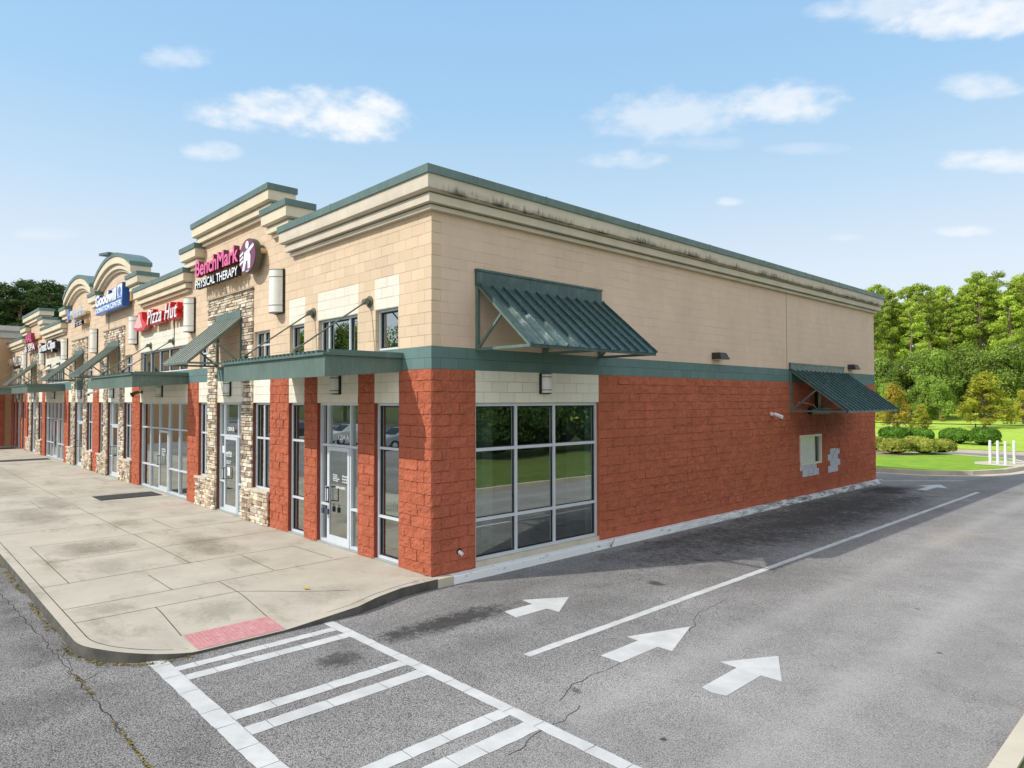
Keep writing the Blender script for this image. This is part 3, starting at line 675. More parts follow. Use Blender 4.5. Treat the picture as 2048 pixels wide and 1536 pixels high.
# ledge stone surrounds
PAL = [(.68,.55,.38),(.58,.46,.32),(.76,.66,.50),(.52,.41,.29),(.38,.29,.22),(.62,.56,.46),(.80,.73,.60),(.46,.38,.31),(.70,.58,.43),(.30,.22,.17)]
def ledge(mb, x0, x1, z0, z1, y, rr):
    z = z0
    while z < z1-.01:
        h = min(rr.choice([.05,.065,.08,.1,.12]), z1-z)
        if z1-(z+h) < .03: h = z1-z
        x = x0-rr.uniform(0, .15)
        while x < x1:
            l = rr.uniform(.12, .40)*(1 if h > .06 else 1.3); a, b = max(x, x0), min(x+l, x1); x += l
            if b-a < .02: continue
            g_ = .006; d = rr.uniform(.02, .055); col = rr.choice(PAL); f = rr.uniform(.8, 1.15); col = tuple(min(.9, c*f) for c in col)
            j = lambda s=.006: rr.uniform(-s, s); e = .008
            za, zb = z+g_/2, z+h-g_/2; aa, bb = a+g_/2, b-g_/2
            vs = [(aa,y,za+j()),(bb,y,za+j()),(bb,y,zb+j()),(aa,y,zb+j()),(aa+e+j(.004),y-d+j(.01),za+e),(bb-e+j(.004),y-d+j(.01),za+e),(bb-e+j(.004),y-d+j(.01),zb-e),(aa+e+j(.004),y-d+j(.01),zb-e)]
            mb.add(vs, [(4,5,6,7),(0,1,5,4),(1,2,6,5),(2,3,7,6),(3,0,4,7)], 0, col)
        z += h
for ti, t in enumerate(TW):
    rr = random.Random(50+ti); mb = MB(); y = -.004
    ledge(mb, *t['sr'], .0, 5.52, y, rr); ledge(mb, *t['sl'], .0, 5.52, y, rr); ledge(mb, t['sl'][0], t['sr'][1], 5.52, 6.02, y, rr)
    ledge(mb, t['sr'][1]-.02, t['xr']+.03, .0, .80, y-.03, rr); ledge(mb, t['xl']-.10, t['sl'][0]+.02, .0, .80, y-.03, rr)
    ledge(mb, t['sr'][0], t['sr'][1]-.02, 0, .80, y-.03, rr); ledge(mb, t['sl'][0]+.02, t['sl'][1], 0, .80, y-.03, rr)
    st = mb.build('stone_surround', M_stone, BLD)
    for bx_, nm_, col in (((t['sr'][1]+.0, t['xr']+.05, -.09, .07, .80, .86), 'sill', (.62,.54,.42)), ((t['xl']-.12, t['sl'][0]-.0, -.09, .07, .80, .86), 'sill', (.62,.54,.42)), ((t['sl'][0]-.02, t['sr'][1]+.02, -.075, .0, 6.02, 6.06), 'cap_stone', (.4,.33,.25))):
        cp = MB(); cp.box(*bx_, 0, col); cp.build(nm_, M_stone, st)

# windows and doors -------------------------------------------------------------
def bars(mb, a0, a1, z0, z1, va, vz, place, w=.05, d0=.075, dd=.11):
    """vertical bars at va (list), rails at vz: list of (z, a_from, a_to)"""
    def bx(p, q, r, s_, e0=0.0):
        A = [place(p, r, d0+e0), place(q, r, d0+e0), place(q, r, d0+dd-e0), place(p, r, d0+dd-e0), place(p, s_, d0+e0), place(q, s_, d0+e0), place(q, s_, d0+dd-e0), place(p, s_, d0+dd-e0)]
        mb.add(A, [(0,3,2,1),(4,5,6,7),(0,1,5,4),(1,2,6,5),(2,3,7,6),(3,0,4,7)])
    bx(a0, a0+w, z0, z1); bx(a1-w, a1, z0, z1)
    bx(a0+w, a1-w, z0, z0+w, .002); bx(a0+w, a1-w, z1-w, z1, .002)
    for v in va: bx(v-w/2, v+w/2, z0+w, z1-w, .001)
    for z, p, q in vz: bx(p, q, z-w/2, z+w/2, .003)
def window(a0, a1, z0, z1, va, vz, place, name='window', mat=None, w=.05, d0=.075, cuts=None):
    mb = MB(); bars(mb, a0, a1, z0, z1, va, [(z, a0+.04, a1-.04) for z in vz], place, w, d0)
    o = mb.build(name, M_alu, BLD)
    gk = MB(); bars(gk, a0, a1, z0, z1, va, [(z, a0+.04, a1-.04) for z in vz], place, w+.028, d0+.036, .014); gk.build('gasket', M_black, o)
    g = MB(); d = d0+.055
    g.quad(place(a0+.02,z0+.02,d), place(a1-.02,z0+.02,d), place(a1-.02,z1-.02,d), place(a0+.02,z1-.02,d))
    g.build('pane', mat or M_glass, o); return o
def lerp(a, b, t): return a+(b-a)*t
for a, b in wfull: window(a, b, .03, 3.046, [], [.84, 2.17], fp)
for a, b in wfull: window(a+.032, b-.032, 4.072, 4.868, [], [], fp, 'upper_window', M_glass2, .045)
for a, b in doorb: window(a+.032, b-.032, 4.072, 4.868, [lerp(a,b,.22), lerp(a,b,.73)], [], fp, 'upper_window', M_glass2, .045)
for a, b in sfb: window(a+.032, b-.032, 4.072, 4.868, [lerp(a,b,k/5) for k in (1,2,3,4)], [], fp, 'upper_window', M_glass2, .045)
def door_leaf(a0, a1, place, sgn=1):
    """hinged on a1, handle near a0"""
    mb = MB(); d0 = .06
    def bx(p, q, r, s_, f=d0, t=.05):
        A = [place(p,r,f),place(q,r,f),place(q,r,f+t),place(p,r,f+t),place(p,s_,f),place(q,s_,f),place(q,s_,f+t),place(p,s_,f+t)]
        mb.add(A, [(0,3,2,1),(4,5,6,7),(0,1,5,4),(1,2,6,5),(2,3,7,6),(3,0,4,7)])
    s = .075
    bx(a0, a0+s, .03, 2.10); bx(a1-s, a1, .03, 2.10); bx(a0+s, a1-s, .03, .20, d0+.001); bx(a0+s, a1-s, 2.02, 2.10, d0+.001)
    o = mb.build('door', M_alu, BLD)
    g = MB(); g.quad(place(a0+s,.2,.085), place(a1-s,.2,.085), place(a1-s,2.02,.085), place(a0+s,2.02,.085)); g.build('pane', M_glass, o)
    h = MB(); 
    for dd in (.03,): 
        h.tube(place(a0+.04,.92,-.0), place(a0+.04,1.24,-.0), .014); h.tube(place(a0+.04,.92,-.0), place(a0+.04,.92,.062), .012); h.tube(place(a0+.04,1.24,-.0), place(a0+.04,1.24,.062), .012)
    h.build('pull_handle', M_alu, o)
    h = MB(); h.tube(place(a0+.22,.92,-.03), place(a0+.22,1.22,-.03), .011); h.tube(place(a0+.06,.92,-.03), place(a0+.22,.92,-.03), .011); h.tube(place(a0+.06,1.22,-.03), place(a0+.22,1.22,-.03), .011)
    h.tube(place(a0+.06,.92,-.03), place(a0+.06,.92,.06), .011); h.tube(place(a0+.06,1.22,-.03), place(a0+.06,1.22,.06), .011)
    h.build('push_bar', M_black, o)
    return o
DOORS = []
def door_bay(a, b, dl, dr, extra_left=None):
    """frame with door between dl..dr; transoms above"""
    mb = MB(); va = [dl-.025, dr+.025]
    bars(mb, a, b, .03, 3.046, [dl-.025, dr+.025], [(2.13, a+.04, b-.04)], fp)
    def rail(z, p, q):
        if q-p > .12: mb.box(p, q, .078, .182, z-.025, z+.025)
    rail(.84, a+.05, dl-.05); rail(.84, dr+.05, b-.05)
    o = mb.build('door_frame', M_alu, BLD); g = MB(); d = .13
    for p, q, z0, z1 in ((a+.02, dl-.02, .05, 3.02), (dr+.02, b-.02, .05, 3.02), (dl-.02, dr+.02, 2.13, 3.02)): g.quad((p,d,z0),(q,d,z0),(q,d,z1),(p,d,z1))
    g.build('pane', M_glass, o)
    dd = door_leaf(dl, dr, fp); DOORS.append(dd); return dd
for a, b in doorb: door_bay(a, b, a+.36, a+1.28)
for t in TW:
    a, b = t['d']; door_bay(a, b, a+.40, a+1.32)
    window(*t['wr'], .86, 3.046, [sum(t['wr'])/2], [2.15], fp); window(*t['wl'], .86, 3.046, [sum(t['wl'])/2-.02], [2.15], fp)
    for q in ('wr', 'wl'): window(t[q][0]+.032, t[q][1]-.032, 4.072, 4.868, [sum(t[q])/2], [4.52], fp, 'upper_window', M_glass2, .045)
for a, b in sfb:
    W_ = b-a; cols = [lerp(a,b,k/5) for k in range(6)]
    mb = MB(); bars(mb, a, b, .03, 3.046, cols[1:-1], [(2.16, a+.04, b-.04)], fp)
    for p, q in ((cols[0],cols[2]),(cols[3],cols[5])): mb.box(p+.05, q-.03, .078, .182, .815, .865)
    o = mb.build('storefront_frame', M_alu, BLD); g = MB(); d = .13
    g.quad((a+.02,d,2.16),(b-.02,d,2.16),(b-.02,d,3.02),(a+.02,d,3.02))
    for p, q in ((cols[0],cols[2]),(cols[3],cols[5])): g.quad((p+.02,d,.05),(q-.02,d,.05),(q-.02,d,2.16),(p+.02,d,2.16))
    g.build('pane', M_glass, o); DOORS.append(door_leaf(cols[2]+.03, cols[3]-.03, fp))
# big side window
window(1.016, 4.595, .092, 3.046, [2.12, 3.22], [.85, 2.165], sp_, 'side_window', None, .06, .06)
# drive-through window
mb = MB(); bars(mb, 14.70, 16.32, .96, 1.94, [], [], sp_, .07, -.05, .12); dw = mb.build('service_window', simple('cream_window_frame', (.68,.66,.52), .5), BLD)
mb = MB(); mb.quad(sp_(14.75,1.0,.02), sp_(15.98,1.0,.02), sp_(15.98,1.9,.02), sp_(14.75,1.9,.02)); mb.build('pane', simple('papered_over_pane', (.50,.56,.48), .12, 0, .6, .1, 2), dw)
mb = MB(); mb.box(-.06, .015, 15.98, 16.10, 1.0, 1.9); mb.build('dark_stile', M_black, dw)
mb = MB(); mb.quad(sp_(16.10,1.0,.03), sp_(16.26,1.0,.03), sp_(16.26,1.9,.03), sp_(16.10,1.9,.03)); mb.build('side_pane', M_glass2, dw)
# bare block patches
pm = simple('bare_grey_block', (.52, .55, .60), .9, var=.15, nscale=12, bump=.4); pj = simple('pale_mortar_smear', (.72, .72, .70), .95, var=.1)
mb = MB()
def bl(y0, y1, z0, z1): mb.box(.020, .032, y0, y1, z0+.006, z1-.006, 0); mb.box(.016, .026, y0-.02, y1+.02, z0-.008, z1+.008, 1)
for y0, n_, r in ((14.72,3,4),(14.90,3,3),(17.08,2,6),(16.90,2,5),(17.10,2,4.001),(16.92,1,3)):
    if r in (4, 6) : 
        if mb.v: mb.build('bare_block_patch', [pm, pj], BLD)
        mb = MB() if (r == 6 or n_ == 3) else mb
    for k in range(n_): bl(y0+k*.4064, y0+(k+1)*.4064-.02 if n_ > 1 else y0+.78, r*C-.02, (r+1)*C-.03)
mb.build('bare_block_patch', [pm, pj], BLD)
# control joint, shell, floor, partitions, roof
mb = MB(); mb.box(-.001, .004, 13.875, 13.889, 4.07, 6.5); mb.build('control_joint', M_joint, BLD)
mb = MB(); mb.box(LEFT+.2, -.201, 21.25, 21.45, -.2, 5.35); mb.box(LEFT, LEFT+.2, .2, 21.25, -.2, 6.9); mb.build('rear_wall', M_tan, BLD)
mb = MB(); mb.box(LEFT, -.201, .201, 21.25, 5.0, 5.2); mb.build('roof', M_roof, BLD)
mb = MB(); mb.box(LEFT, -.201, .201, 21.25, 3.22, 3.3); mb.build('ceiling', M_ceil, BLD)
mb = MB(); mb.box(LEFT, -.201, .004, 21.25, -.12, .028); mb.build('floor', M_floor, BLD)
mb = MB()
mb.box(LEFT+.2, -.201, 8.6, 8.7, .03, 5.0)
for x in (-6.2, -12.25, -18.4, -24.65, -30.9, -37.1, -43.1): mb.box(x-.07, x+.07, .201, 8.6, .03, 5.0)
mb.build('partition', M_int, BLD)
mb = MB(); mb.box(-.75, -.202, 4.35, 4.62, .03, 3.2); mb.box(-1.5, -1.2, 2.2, 2.5, .03, 3.2); mb.box(-5.3,-5.0,1.2,1.5,.03,3.2); mb.build('column', simple('white_column', (.72,.76,.74), .6), BLD)

# cornices ---------------------------------------------------------------------
def offset_poly(P, o):
    n = len(P); Q = []
    for i in range(n):
        a, b, c = Vector(P[i-1]), Vector(P[i]), Vector(P[(i+1) % n])
        d1, d2 = (b-a).normalized(), (c-b).normalized(); n1_, n2_ = Vector((d1.y, -d1.x)), Vector((d2.y, -d2.x))
        Q.append(b+(n1_+n2_)*o/(1+n1_.dot(n2_)))
    return Q
def ring(mb, P, prof, top=False, bottom=False):
    rows = [[(p.x, p.y, z) for p in offset_poly(P, o)] for o, z in prof]; n = len(P)
    b = len(mb.v); mb.v += [v for r in rows for v in r]
    for k in range(len(rows)-1):
        for i in range(n): mb.f.append((b+k*n+i, b+k*n+(i+1)%n, b+(k+1)*n+(i+1)%n, b+(k+1)*n+i)); mb.mi.append(0)
    if top: mb.f.append(tuple(b+(len(rows)-1)*n+i for i in range(n))); mb.mi.append(0)
    if bottom: mb.f.append(tuple(b+i for i in reversed(range(n)))); mb.mi.append(0)
PROF = [(-.02,-.70),(.10,-.70),(.10,-.625),(.045,-.622),(.045,-.600),(.19,-.600),(.19,-.455),(.13,-.45),(.13,-.425),(.225,-.425),(.29,-.395),(.29,-.12)]
COPE = [(.28,-.15),(.325,-.152),(.325,-.005),(.30,0)]
def cornice(P, z, mat, parent=BLD):
    mb = MB(); ring(mb, P, [(o, z+h) for o, h in PROF]); c = mb.build('cornice', mat, parent)
    mb = MB(); ring(mb, P, [(o, z+h) for o, h in COPE], top=True); mb.build('coping', M_cope, c)
    return c
D_ = .13
cornice([(-5.31,0),(0,0),(0,21.45),(-D_,21.45),(-D_,D_),(-5.31,D_)], 7.175, M_corn)
for k, (a, b, z) in enumerate(pieces): cornice([(a+.32, 0), (b-.32, 0), (b-.32, D_), (a+.32, D_)], z+.0015*(k % 3), M_corn2)
# coping seams
mb = MB()
for y in (2.6, 5.7, 8.8, 11.8, 14.6, 17.3, 19.8): mb.box(-.2, .329, y, y+.03, 7.02, 7.180)
for x in (-3.1,): mb.box(x, x+.03, -.329, .3, 7.02, 7.180)
mb.box(-9.2, -9.17, -.329, .3, 8.22, 8.381); mb.box(-15.5, -15.47, -.329, .3, 7.05, 7.206)
mb.build('coping_seam', metal_green('seam_metal', (.10,.17,.16)), BLD)
# arched parapets
def arch(a, b, zfoot, zapex, idx):
    c = (a+b)/2; h = (b-a)/2; r = zapex-zfoot; R = (h*h+r*r)/(2*r); zc = zapex-R
    def band(mb, o, r0, r1, end, yb=None):
        hh = h-.325+end; n = 28; vs = []
        for k in range(n+1):
            x = -hh+2*hh*k/n
            zt = zc+math.sqrt((R-r1)**2-x*x*((R-r1)/R)**2); zb = zc+math.sqrt((R-r0)**2-x*x*((R-r0)/R)**2)
            zt = zc+math.sqrt(max(0,R*R-x*x))-r1; zb = zc+math.sqrt(max(0,R*R-x*x))-r0
            for y in (-o, D_+o): vs += [(c+x, y, zb), (c+x, y, zt)]
        fs = []
        for k in range(n):
            p = 4*k; q = 4*(k+1)
            fs += [(p, q, q+1, p+1), (p+3, q+3, q+2, p+2), (p+1, q+1, q+3, p+3), (p+2, q+2, q, p)]
        fs += [(0,1,3,2), (4*n, 4*n+2, 4*n+3, 4*n+1)]
        mb.add(vs, fs)
    m1 = MB(); band(m1, .10, .72, .62, .10); band(m1, .19, .62, .44, .19); band(m1, .29, .42, .12, .29); co = m1.build('arched_cornice', M_corn2, BLD)
    m2 = MB(); band(m2, .325, .15, 0, .325); m2.build('coping', M_cope, co)
    m3 = MB(); n = 20; pts = []; hw = h-.325
    pts = [(c-hw, 7.0), (c+hw, 7.0)]+[(c+hw-2*hw*k/n, zc+math.sqrt(R*R-(hw-2*hw*k/n)**2)-.66) for k in range(n+1)]
    m3.prism_xz(pts, -.0005-.001*idx, .12); m3.build('arched_wall', M_tan, BLD)
arch(*ARCH[0], 8.30, 8.97, 1); arch(*ARCH[1], 8.26, 8.97, 2)
mb = MB(); mb.bar((-22.5,-.1,9.17),(-21.0,-.1,9.0),.62,.10); mb.build('loose_flashing', metal_green('dark_flashing', (.06,.11,.11)), BLD)

# ------------------------------------------------------------------ neighbouring wing at the far left
WG = thing('neighbouring_building', (-56, -5, 0), 'taller tan wing projecting forward at the far end of the walkway', 'building')
mb = MB(); mb.box(-64, LEFT-.05, -12, 3, 4.0, 8.0); mb.build('wall', simple('wing_tan', (.46,.30,.17), .85, var=.08), WG)
mb = MB(); mb.box(-64, LEFT-.05, -12, 3, -.2, 4.0); mb.build('lower_wall', simple('wing_brown', (.50,.30,.16), .85, var=.08), WG)
for ya, yb in ((-1.25,-.42),(-3.2,-2.3)):
    mb = MB(); mb.box(LEFT-.05, LEFT-.0, ya, yb, -.2, 3.7); mb.build('pier', M_red, WG)
mb = MB(); ring(mb, [(-64,-12),(LEFT-.05,-12),(LEFT-.05,3),(-64,3)], [(0,7.55),(.1,7.55),(.12,7.9),(.35,8.05),(.35,8.38),(0,8.40)], top=True); mb.build('cornice', simple('wing_cornice', (.50,.47,.42), .8), WG)
mb = MB(); mb.box(LEFT-.05, LEFT+.9, -6, -1.7, 3.55, 3.95); mb.build('canopy', M_fascia, WG)

# ------------------------------------------------------------------ awnings
def seam_roof(mb, pa, pb, qa, qb, n, rib=.035, th=.02):
    """pa,pb upper edge ends, qa,qb lower edge ends; n pans"""
    pa, pb, qa, qb = map(Vector, (pa, pb, qa, qb)); nr = (pb-pa).cross(qa-pa).normalized()
    if nr.z < 0: nr = -nr
    vs = [p+nr*o for o in (0, -th) for p in (pa, pb, qb, qa)]
    mb.add(vs, [(0,1,2,3),(7,6,5,4),(0,4,5,1),(1,5,6,2),(2,6,7,3),(3,7,4,0)])
    for k in range(n+1):
        t = k/n; a = pa.lerp(pb, t); b = qa.lerp(qb, t)
        mb.bar(a+nr*rib/2, b+nr*rib/2, .026, rib, up=nr)
def awning_front(x0, x1, label, idx):
    T = thing('awning', ((x0+x1)/2, 0, 4.1), label, 'awning', 'steep green metal awnings in the stone surrounds')
    yb = -1.42; zt, zb = 5.33, 4.10
    mb = MB(); seam_roof(mb, (x0-.02,-.06,zt), (x1+.02,-.06,zt), (x0-.10,yb,zb), (x1+.02,yb,zb), 8, .022); mb.build('roof_panel', M_awn2, T)
    mb = MB(); mb.box(x0+.03, x1-.03, -.075, -.004, 5.31, 5.52); mb.build('header', M_fascia, T)
    for x in (x0+.05, x1-.05):
        mb = MB(); mb.bar((x,-.04,5.3),(x,-.04,4.06),.05,.05,up=(0,1,0)); mb.bar((x,-.04,4.08),(x,yb+.05,4.07),.05,.05); mb.bar((x,-.05,4.1),(x,-.75,4.66),.04,.04); mb.bar((x,-.05,5.26),(x,yb+.05,zb+.0),.05,.05); mb.build('bracket', M_fascia, T)
    mb = MB(); mb.bar((x0,yb+.03,zb-.03),(x1,yb+.03,zb-.03),.05,.05); mb.build('front_rail', M_fascia, T)
    mb = MB(); mb.quad((x0+.02,-.0015,4.07),(x1-.02,-.0015,4.07),(x1-.02,-.0015,5.30),(x0+.02,-.0015,5.30))
for t, s in zip(TW, ('green standing-seam awning under the pink physical therapy sign', 'green standing-seam awning under the blue donation center sign', 'green standing-seam awning under the sign with the blue cross', 'green standing-seam awning under the burgundy nail spa sign')):
    awning_front(t['c']-.92, t['c']+.92, s, 0)
def awning_side(y0, y1, zt0, zt1, zb, xd, n, brk, label):
    T = thing('awning', (0, (y0+y1)/2, zb), label, 'awning', 'green metal awnings on the side wall')
    mb = MB(); seam_roof(mb, (.07,y0+.04,zt0), (.07,y1-.02,zt0), (xd,y0+.0,zb+.02), (xd,y1,zb+.02), n, .045); mb.build('roof_panel', M_awn, T)
    mb = MB(); mb.box(.003, .055, y0, y1, zt0-.02, zt1); mb.box(.003, .075, y0-.01, y1+.01, zt1-.03, zt1+.012); mb.box(.055,.12,y0,y1+.02,zt0-.04,zt0+.03); mb.build('header', M_awn, T)
    for y in brk:
        mb = MB(); mb.bar((.04,y,zt0),(.04,y,zb-.02),.06,.06,up=(1,0,0)); mb.bar((.04,y,zb),(xd-.05,y,zb-.005),.05,.05); mb.bar((.06,y,zb+.02),((xd)*.47,y,zb+(zt0-zb)*.53-.03),.04,.045); mb.bar((.08,y,zt0-.05),(xd-.04,y,zb-.02),.045,.045); mb.build('bracket', M_fascia, T)
    mb = MB(); mb.bar((xd-.03,y0,zb-.01),(xd-.03,y1,zb-.01),.04,.05); mb.build('front_rail', M_awn, T)
awning_side(1.0, 4.66, 5.27, 5.55, 4.05, 1.50, 12, (1.04, 2.83, 4.62), 'large green standing-seam awning above the big nine-pane side window')
awning_side(14.02, 18.33, 4.04, 4.26, 2.74, 1.80, 13, (14.06, 16.2, 18.29), 'green standing-seam awning low over the drive-through window')

# flat canopies ----------------------------------------------------------------
def canopy(x0, x1, rods, label):
    T = thing('canopy', ((x0+x1)/2, -.8, 3.6), label, 'canopy', 'flat green canopies hung from tie rods')
    yf = -1.57
    mb = MB()  # tapered fascia box: deeper at the front
    vs = [(x0,-.003,3.63),(x1,-.003,3.63),(x1,yf,3.51),(x0,yf,3.51),(x0,-.003,3.93),(x1,-.003,3.93),(x1,yf,3.90),(x0,yf,3.90)]
    mb.add(vs, [(0,1,2,3),(4,7,6,5),(0,4,5,1),(1,5,6,2),(2,6,7,3),(3,7,4,0)]); mb.build('fascia', M_fascia, T, bevel=.006)
    mb = MB(); e = .05
    mb.box(x0-e, x1+e, yf-e, -.004, 3.905, 3.925); mb.box(x0-e, x1+e, yf-e, yf-e+.012, 3.88, 3.905); mb.box(x1+e-.012, x1+e, yf-e, -.004, 3.885, 3.905)
    mb.box(x1-.02, x1+e, yf+.05, -.004, 3.925, 3.985)
    mb.build('drip_edge', metal_green('drip_edge_metal', (.10,.17,.15), .4), T)
    mb = MB(); n = int((x1-x0)/.165)
    for k in range(n):
        x = x0-.04+k*.165; mb.box(x, x+.085, yf-.02, -.01, 3.926, 3.975)
    mb.build('ribbed_deck', metal_green('deck_metal', (.07,.12,.11), .5), T)
    for xa in rods:
        r = MB(); p0 = Vector((xa+.02,-.09,5.06)); p1 = Vector((xa-.27,-1.42,4.06)); r.tube(p0, p1, .016)
        r.tube(p1, p1-(p0-p1).normalized()*-.12, .04, 8, .018); r.tube(p0, p0+(p1-p0).normalized()*.14, .035, 8, .018); r.box(p1.x-.05,p1.x+.05,p1.y-.05,p1.y+.05,3.975,4.03); r.tube((p1.x-.05,p1.y,4.05),(p1.x+.05,p1.y,4.05),.045,10)
        rd = r.build('tie_rod', M_grey2, T)
        r = MB(); r.tube((xa+.02,-.004,5.06),(xa+.02,-.03,5.06),.115,20); r.tube((xa-.04,-.10,5.06),(xa+.08,-.10,5.06),.06,12); r.box(xa-.02,xa+.06,-.12,-.03,5.02,5.10); r.build('wall_plate', M_grey2, rd)
M_grey2 = simple('olive_grey_rod', (.15, .16, .12), .5, .3, .4, .15, 10)
canopy(-5.50, -.92, (-2.06, -4.43), 'flat green canopy over the vacant corner shop door')
canopy(-17.95, -12.72, (-14.15, -16.63), 'flat green canopy below the red roof-logo pizza sign')
canopy(*mir(-17.95, -12.72), (LEFT+14.15, LEFT+16.63), 'flat green canopy below the black and white hair salon sign')
canopy(*mir(-5.50, -.92), (LEFT+2.06, LEFT+4.43), 'flat green canopy at the far left end shop')

# ------------------------------------------------------------------ lamps, cameras
def half_cyl(mb, a, z0, z1, r, place, n=14, sq=1.0):
    vs = []; 
    for z in (z0, z1): vs += [place(a+r*math.cos(t), z, -r*sq*math.sin(t)-.03) for t in np.linspace(0, math.pi, n)]
    fs = [(i, i+1, n+i+1, n+i) for i in range(n-1)]+[tuple(range(n)), tuple(range(2*n-1, n-1, -1))]; mb.add(vs, fs)
def pbox(mb, place, a0, a1, z0, z1, d0, d1):
    A = [place(a0,z0,d0),place(a1,z0,d0),place(a1,z0,d1),place(a0,z0,d1),place(a0,z1,d0),place(a1,z1,d0),place(a1,z1,d1),place(a0,z1,d1)]
    mb.add(A, [(0,3,2,1),(4,5,6,7),(0,1,5,4),(1,2,6,5),(2,3,7,6),(3,0,4,7)])
def sconce(a, place, label, group='small black wall lamps over the doors'):
    p = place(a, 3.24, 0); T = thing('wall_lamp', p, label, 'wall lamp', group)
    mb = MB(); pbox(mb, place, a-.15, a+.15, 3.225, 3.645, -.004, -.045); mb.build('back_plate', M_black, T)
    mb = MB(); half_cyl(mb, a, 3.245, 3.625, .115, place, sq=1.15); mb.build('diffuser', M_diff, T, smooth=False)
    mb = MB()
    for z in (3.235, 3.30, 3.565, 3.628): half_cyl(mb, a, z, z+.013, .128, place, sq=1.15)
    mb.build('cage_ring', M_black, T)
SC = [(-3.32,'black lamp beneath the canopy over the corner shop door'),(-9.32,'black lamp over the stone-framed therapy clinic door'),(-15.35,'black lamp beneath the canopy of the pizza shop'),(-21.7,'black lamp over the stone-framed donation center door'),
      (LEFT+21.7,'black lamp over the door under the blue-cross sign'),(LEFT+15.35,'black lamp beneath the canopy of the hair salon'),(LEFT+9.32,'black lamp over the stone-framed nail spa door'),(LEFT+3.32,'black lamp beneath the farthest canopy')]
for a, s in SC: sconce(a, fp, s)
sconce(2.86, sp_, 'black lamp on the cream panel above the big side window')
def tallamp(a, label):
    T = thing('column_lamp', (a, 0, 5.2), label, 'wall lamp', 'tall half-round cream lamps high on the front')
    mb = MB(); mb.box(a-.24, a+.24, -.05, -.003, 5.20, 6.27); mb.build('back_plate', M_black, T)
    mb = MB(); half_cyl(mb, a, 5.22, 6.25, .225, fp, 20, 1.05); mb.build('diffuser', M_diff2, T)
    mb = MB()
    for z in (5.215, 5.385, 6.07, 6.245): half_cyl(mb, a, z, z+.012, .233, fp, 20, 1.05)
    mb.build('cage_ring', M_grey, T)
for a, s in ((-6.12,'tall cream half-round lamp right of the pink physical therapy sign'),(-12.3,'tall cream half-round lamp right of the red pizza sign'),(-18.42,'tall cream half-round lamp left of the red pizza sign'),(-24.6,'tall cream half-round lamp between the two arched gables'),
             (LEFT+18.42,'tall cream half-round lamp right of the hair salon sign'),(LEFT+12.3,'tall cream half-round lamp left of the hair salon sign'),(LEFT+6.12,'tall cream half-round lamp nearest the far wing')): tallamp(a, s)
for y, s in ((9.6, 'dark wedge flood light midway along the tan side wall'), (19.0, 'dark wedge flood light near the rear end of the side wall')):
    T = thing('flood_light', (0, y, 4.3), s, 'flood light', 'wedge flood lights on the side wall')
    mb = MB(); vs = [(.003,y-.22,4.38),(.003,y+.22,4.38),(.22,y+.17,4.38),(.22,y-.17,4.38),(.003,y-.22,4.20),(.003,y+.22,4.20),(.30,y+.24,4.20),(.30,y-.24,4.20)]
    mb.add(vs, [(0,3,2,1),(4,5,6,7),(0,1,5,4),(1,2,6,5),(2,3,7,6),(3,0,4,7)]); mb.build('housing', simple('dark_bronze', (.045,.035,.035), .45, .3), T, bevel=.01)
    mb = MB(); mb.box(.05,.26,y-.18,y+.18,4.185,4.199); mb.build('lens', M_diff, T)
def camera_unit(name, base, out, label, mat):
    T = thing(name, base, label, 'security camera'); b = Vector(base); o = Vector(out); side_ = Vector((-o.y, o.x, 0))
    mb = MB(); mb.tube(b+o*.004, b+o*.05, .06, 14); mb.tube(b+o*.05, b+o*.16+Vector((0,0,-.02)), .028, 10); mb.build('mount', mat, T, smooth=False)
    mb = MB(); c = b+o*.16+Vector((0,0,-.03)); mb.tube(c-o*.03+Vector((0,0,.03))-side_*.02, c+o*.22+Vector((0,0,-.06))-side_*.05, .055, 14, .062); mb.build('body', mat, T)
    mb = MB(); mb.tube(c+o*.16+Vector((0,0,-.07)), c+o*.16+Vector((0,0,-.14)), .05, 12, .035); mb.build('lens', M_black, T)
camera_unit('security_camera', (.02,12.72,2.66), (1,0,0), 'white security camera on the red side wall before the low awning', M_white)
camera_unit('security_camera', (-24.35,-.02,3.5), (0,-1,0), 'white security camera on the red pier between the stone doorways', M_white)
camera_unit('security_camera', (-17.6,-.0,3.42), (0,-1,0), 'olive security camera under the canopy left of the pizza storefront', M_grey2)
T = thing('drain_outlet', (0,.61,.34), 'small white drain pipe stub low on the red corner wall', 'pipe')
mb = MB(); mb.tube((.01,.61,.35),(.09,.63,.31),.035,10); mb.build('pipe', M_white, T); mb = MB(); mb.tube((.012,.61,.35),(.022,.61,.35),.06,12); mb.build('flange', M_black, T)
T = thing('utility_box', (0,15.9,2.65), 'black box with vertical pipe and loose wire under the low awning', 'electrical box')
mb = MB(); mb.box(.03,.18,15.3,16.7,2.62,2.80); mb.build('box', M_black, T); mb = MB(); mb.box(.03,.14,15.85,16.1,2.8,3.5); mb.build('conduit', M_black, T)
mb = MB(); pts = [(.10,14.45,3.02),(.2,14.9,2.98),(.22,15.3,2.92),(.2,15.6,2.80)]
for a, b in zip(pts[:-1], pts[1:]): mb.tube(a, b, .009, 6)
mb.build('wire', M_white, T)

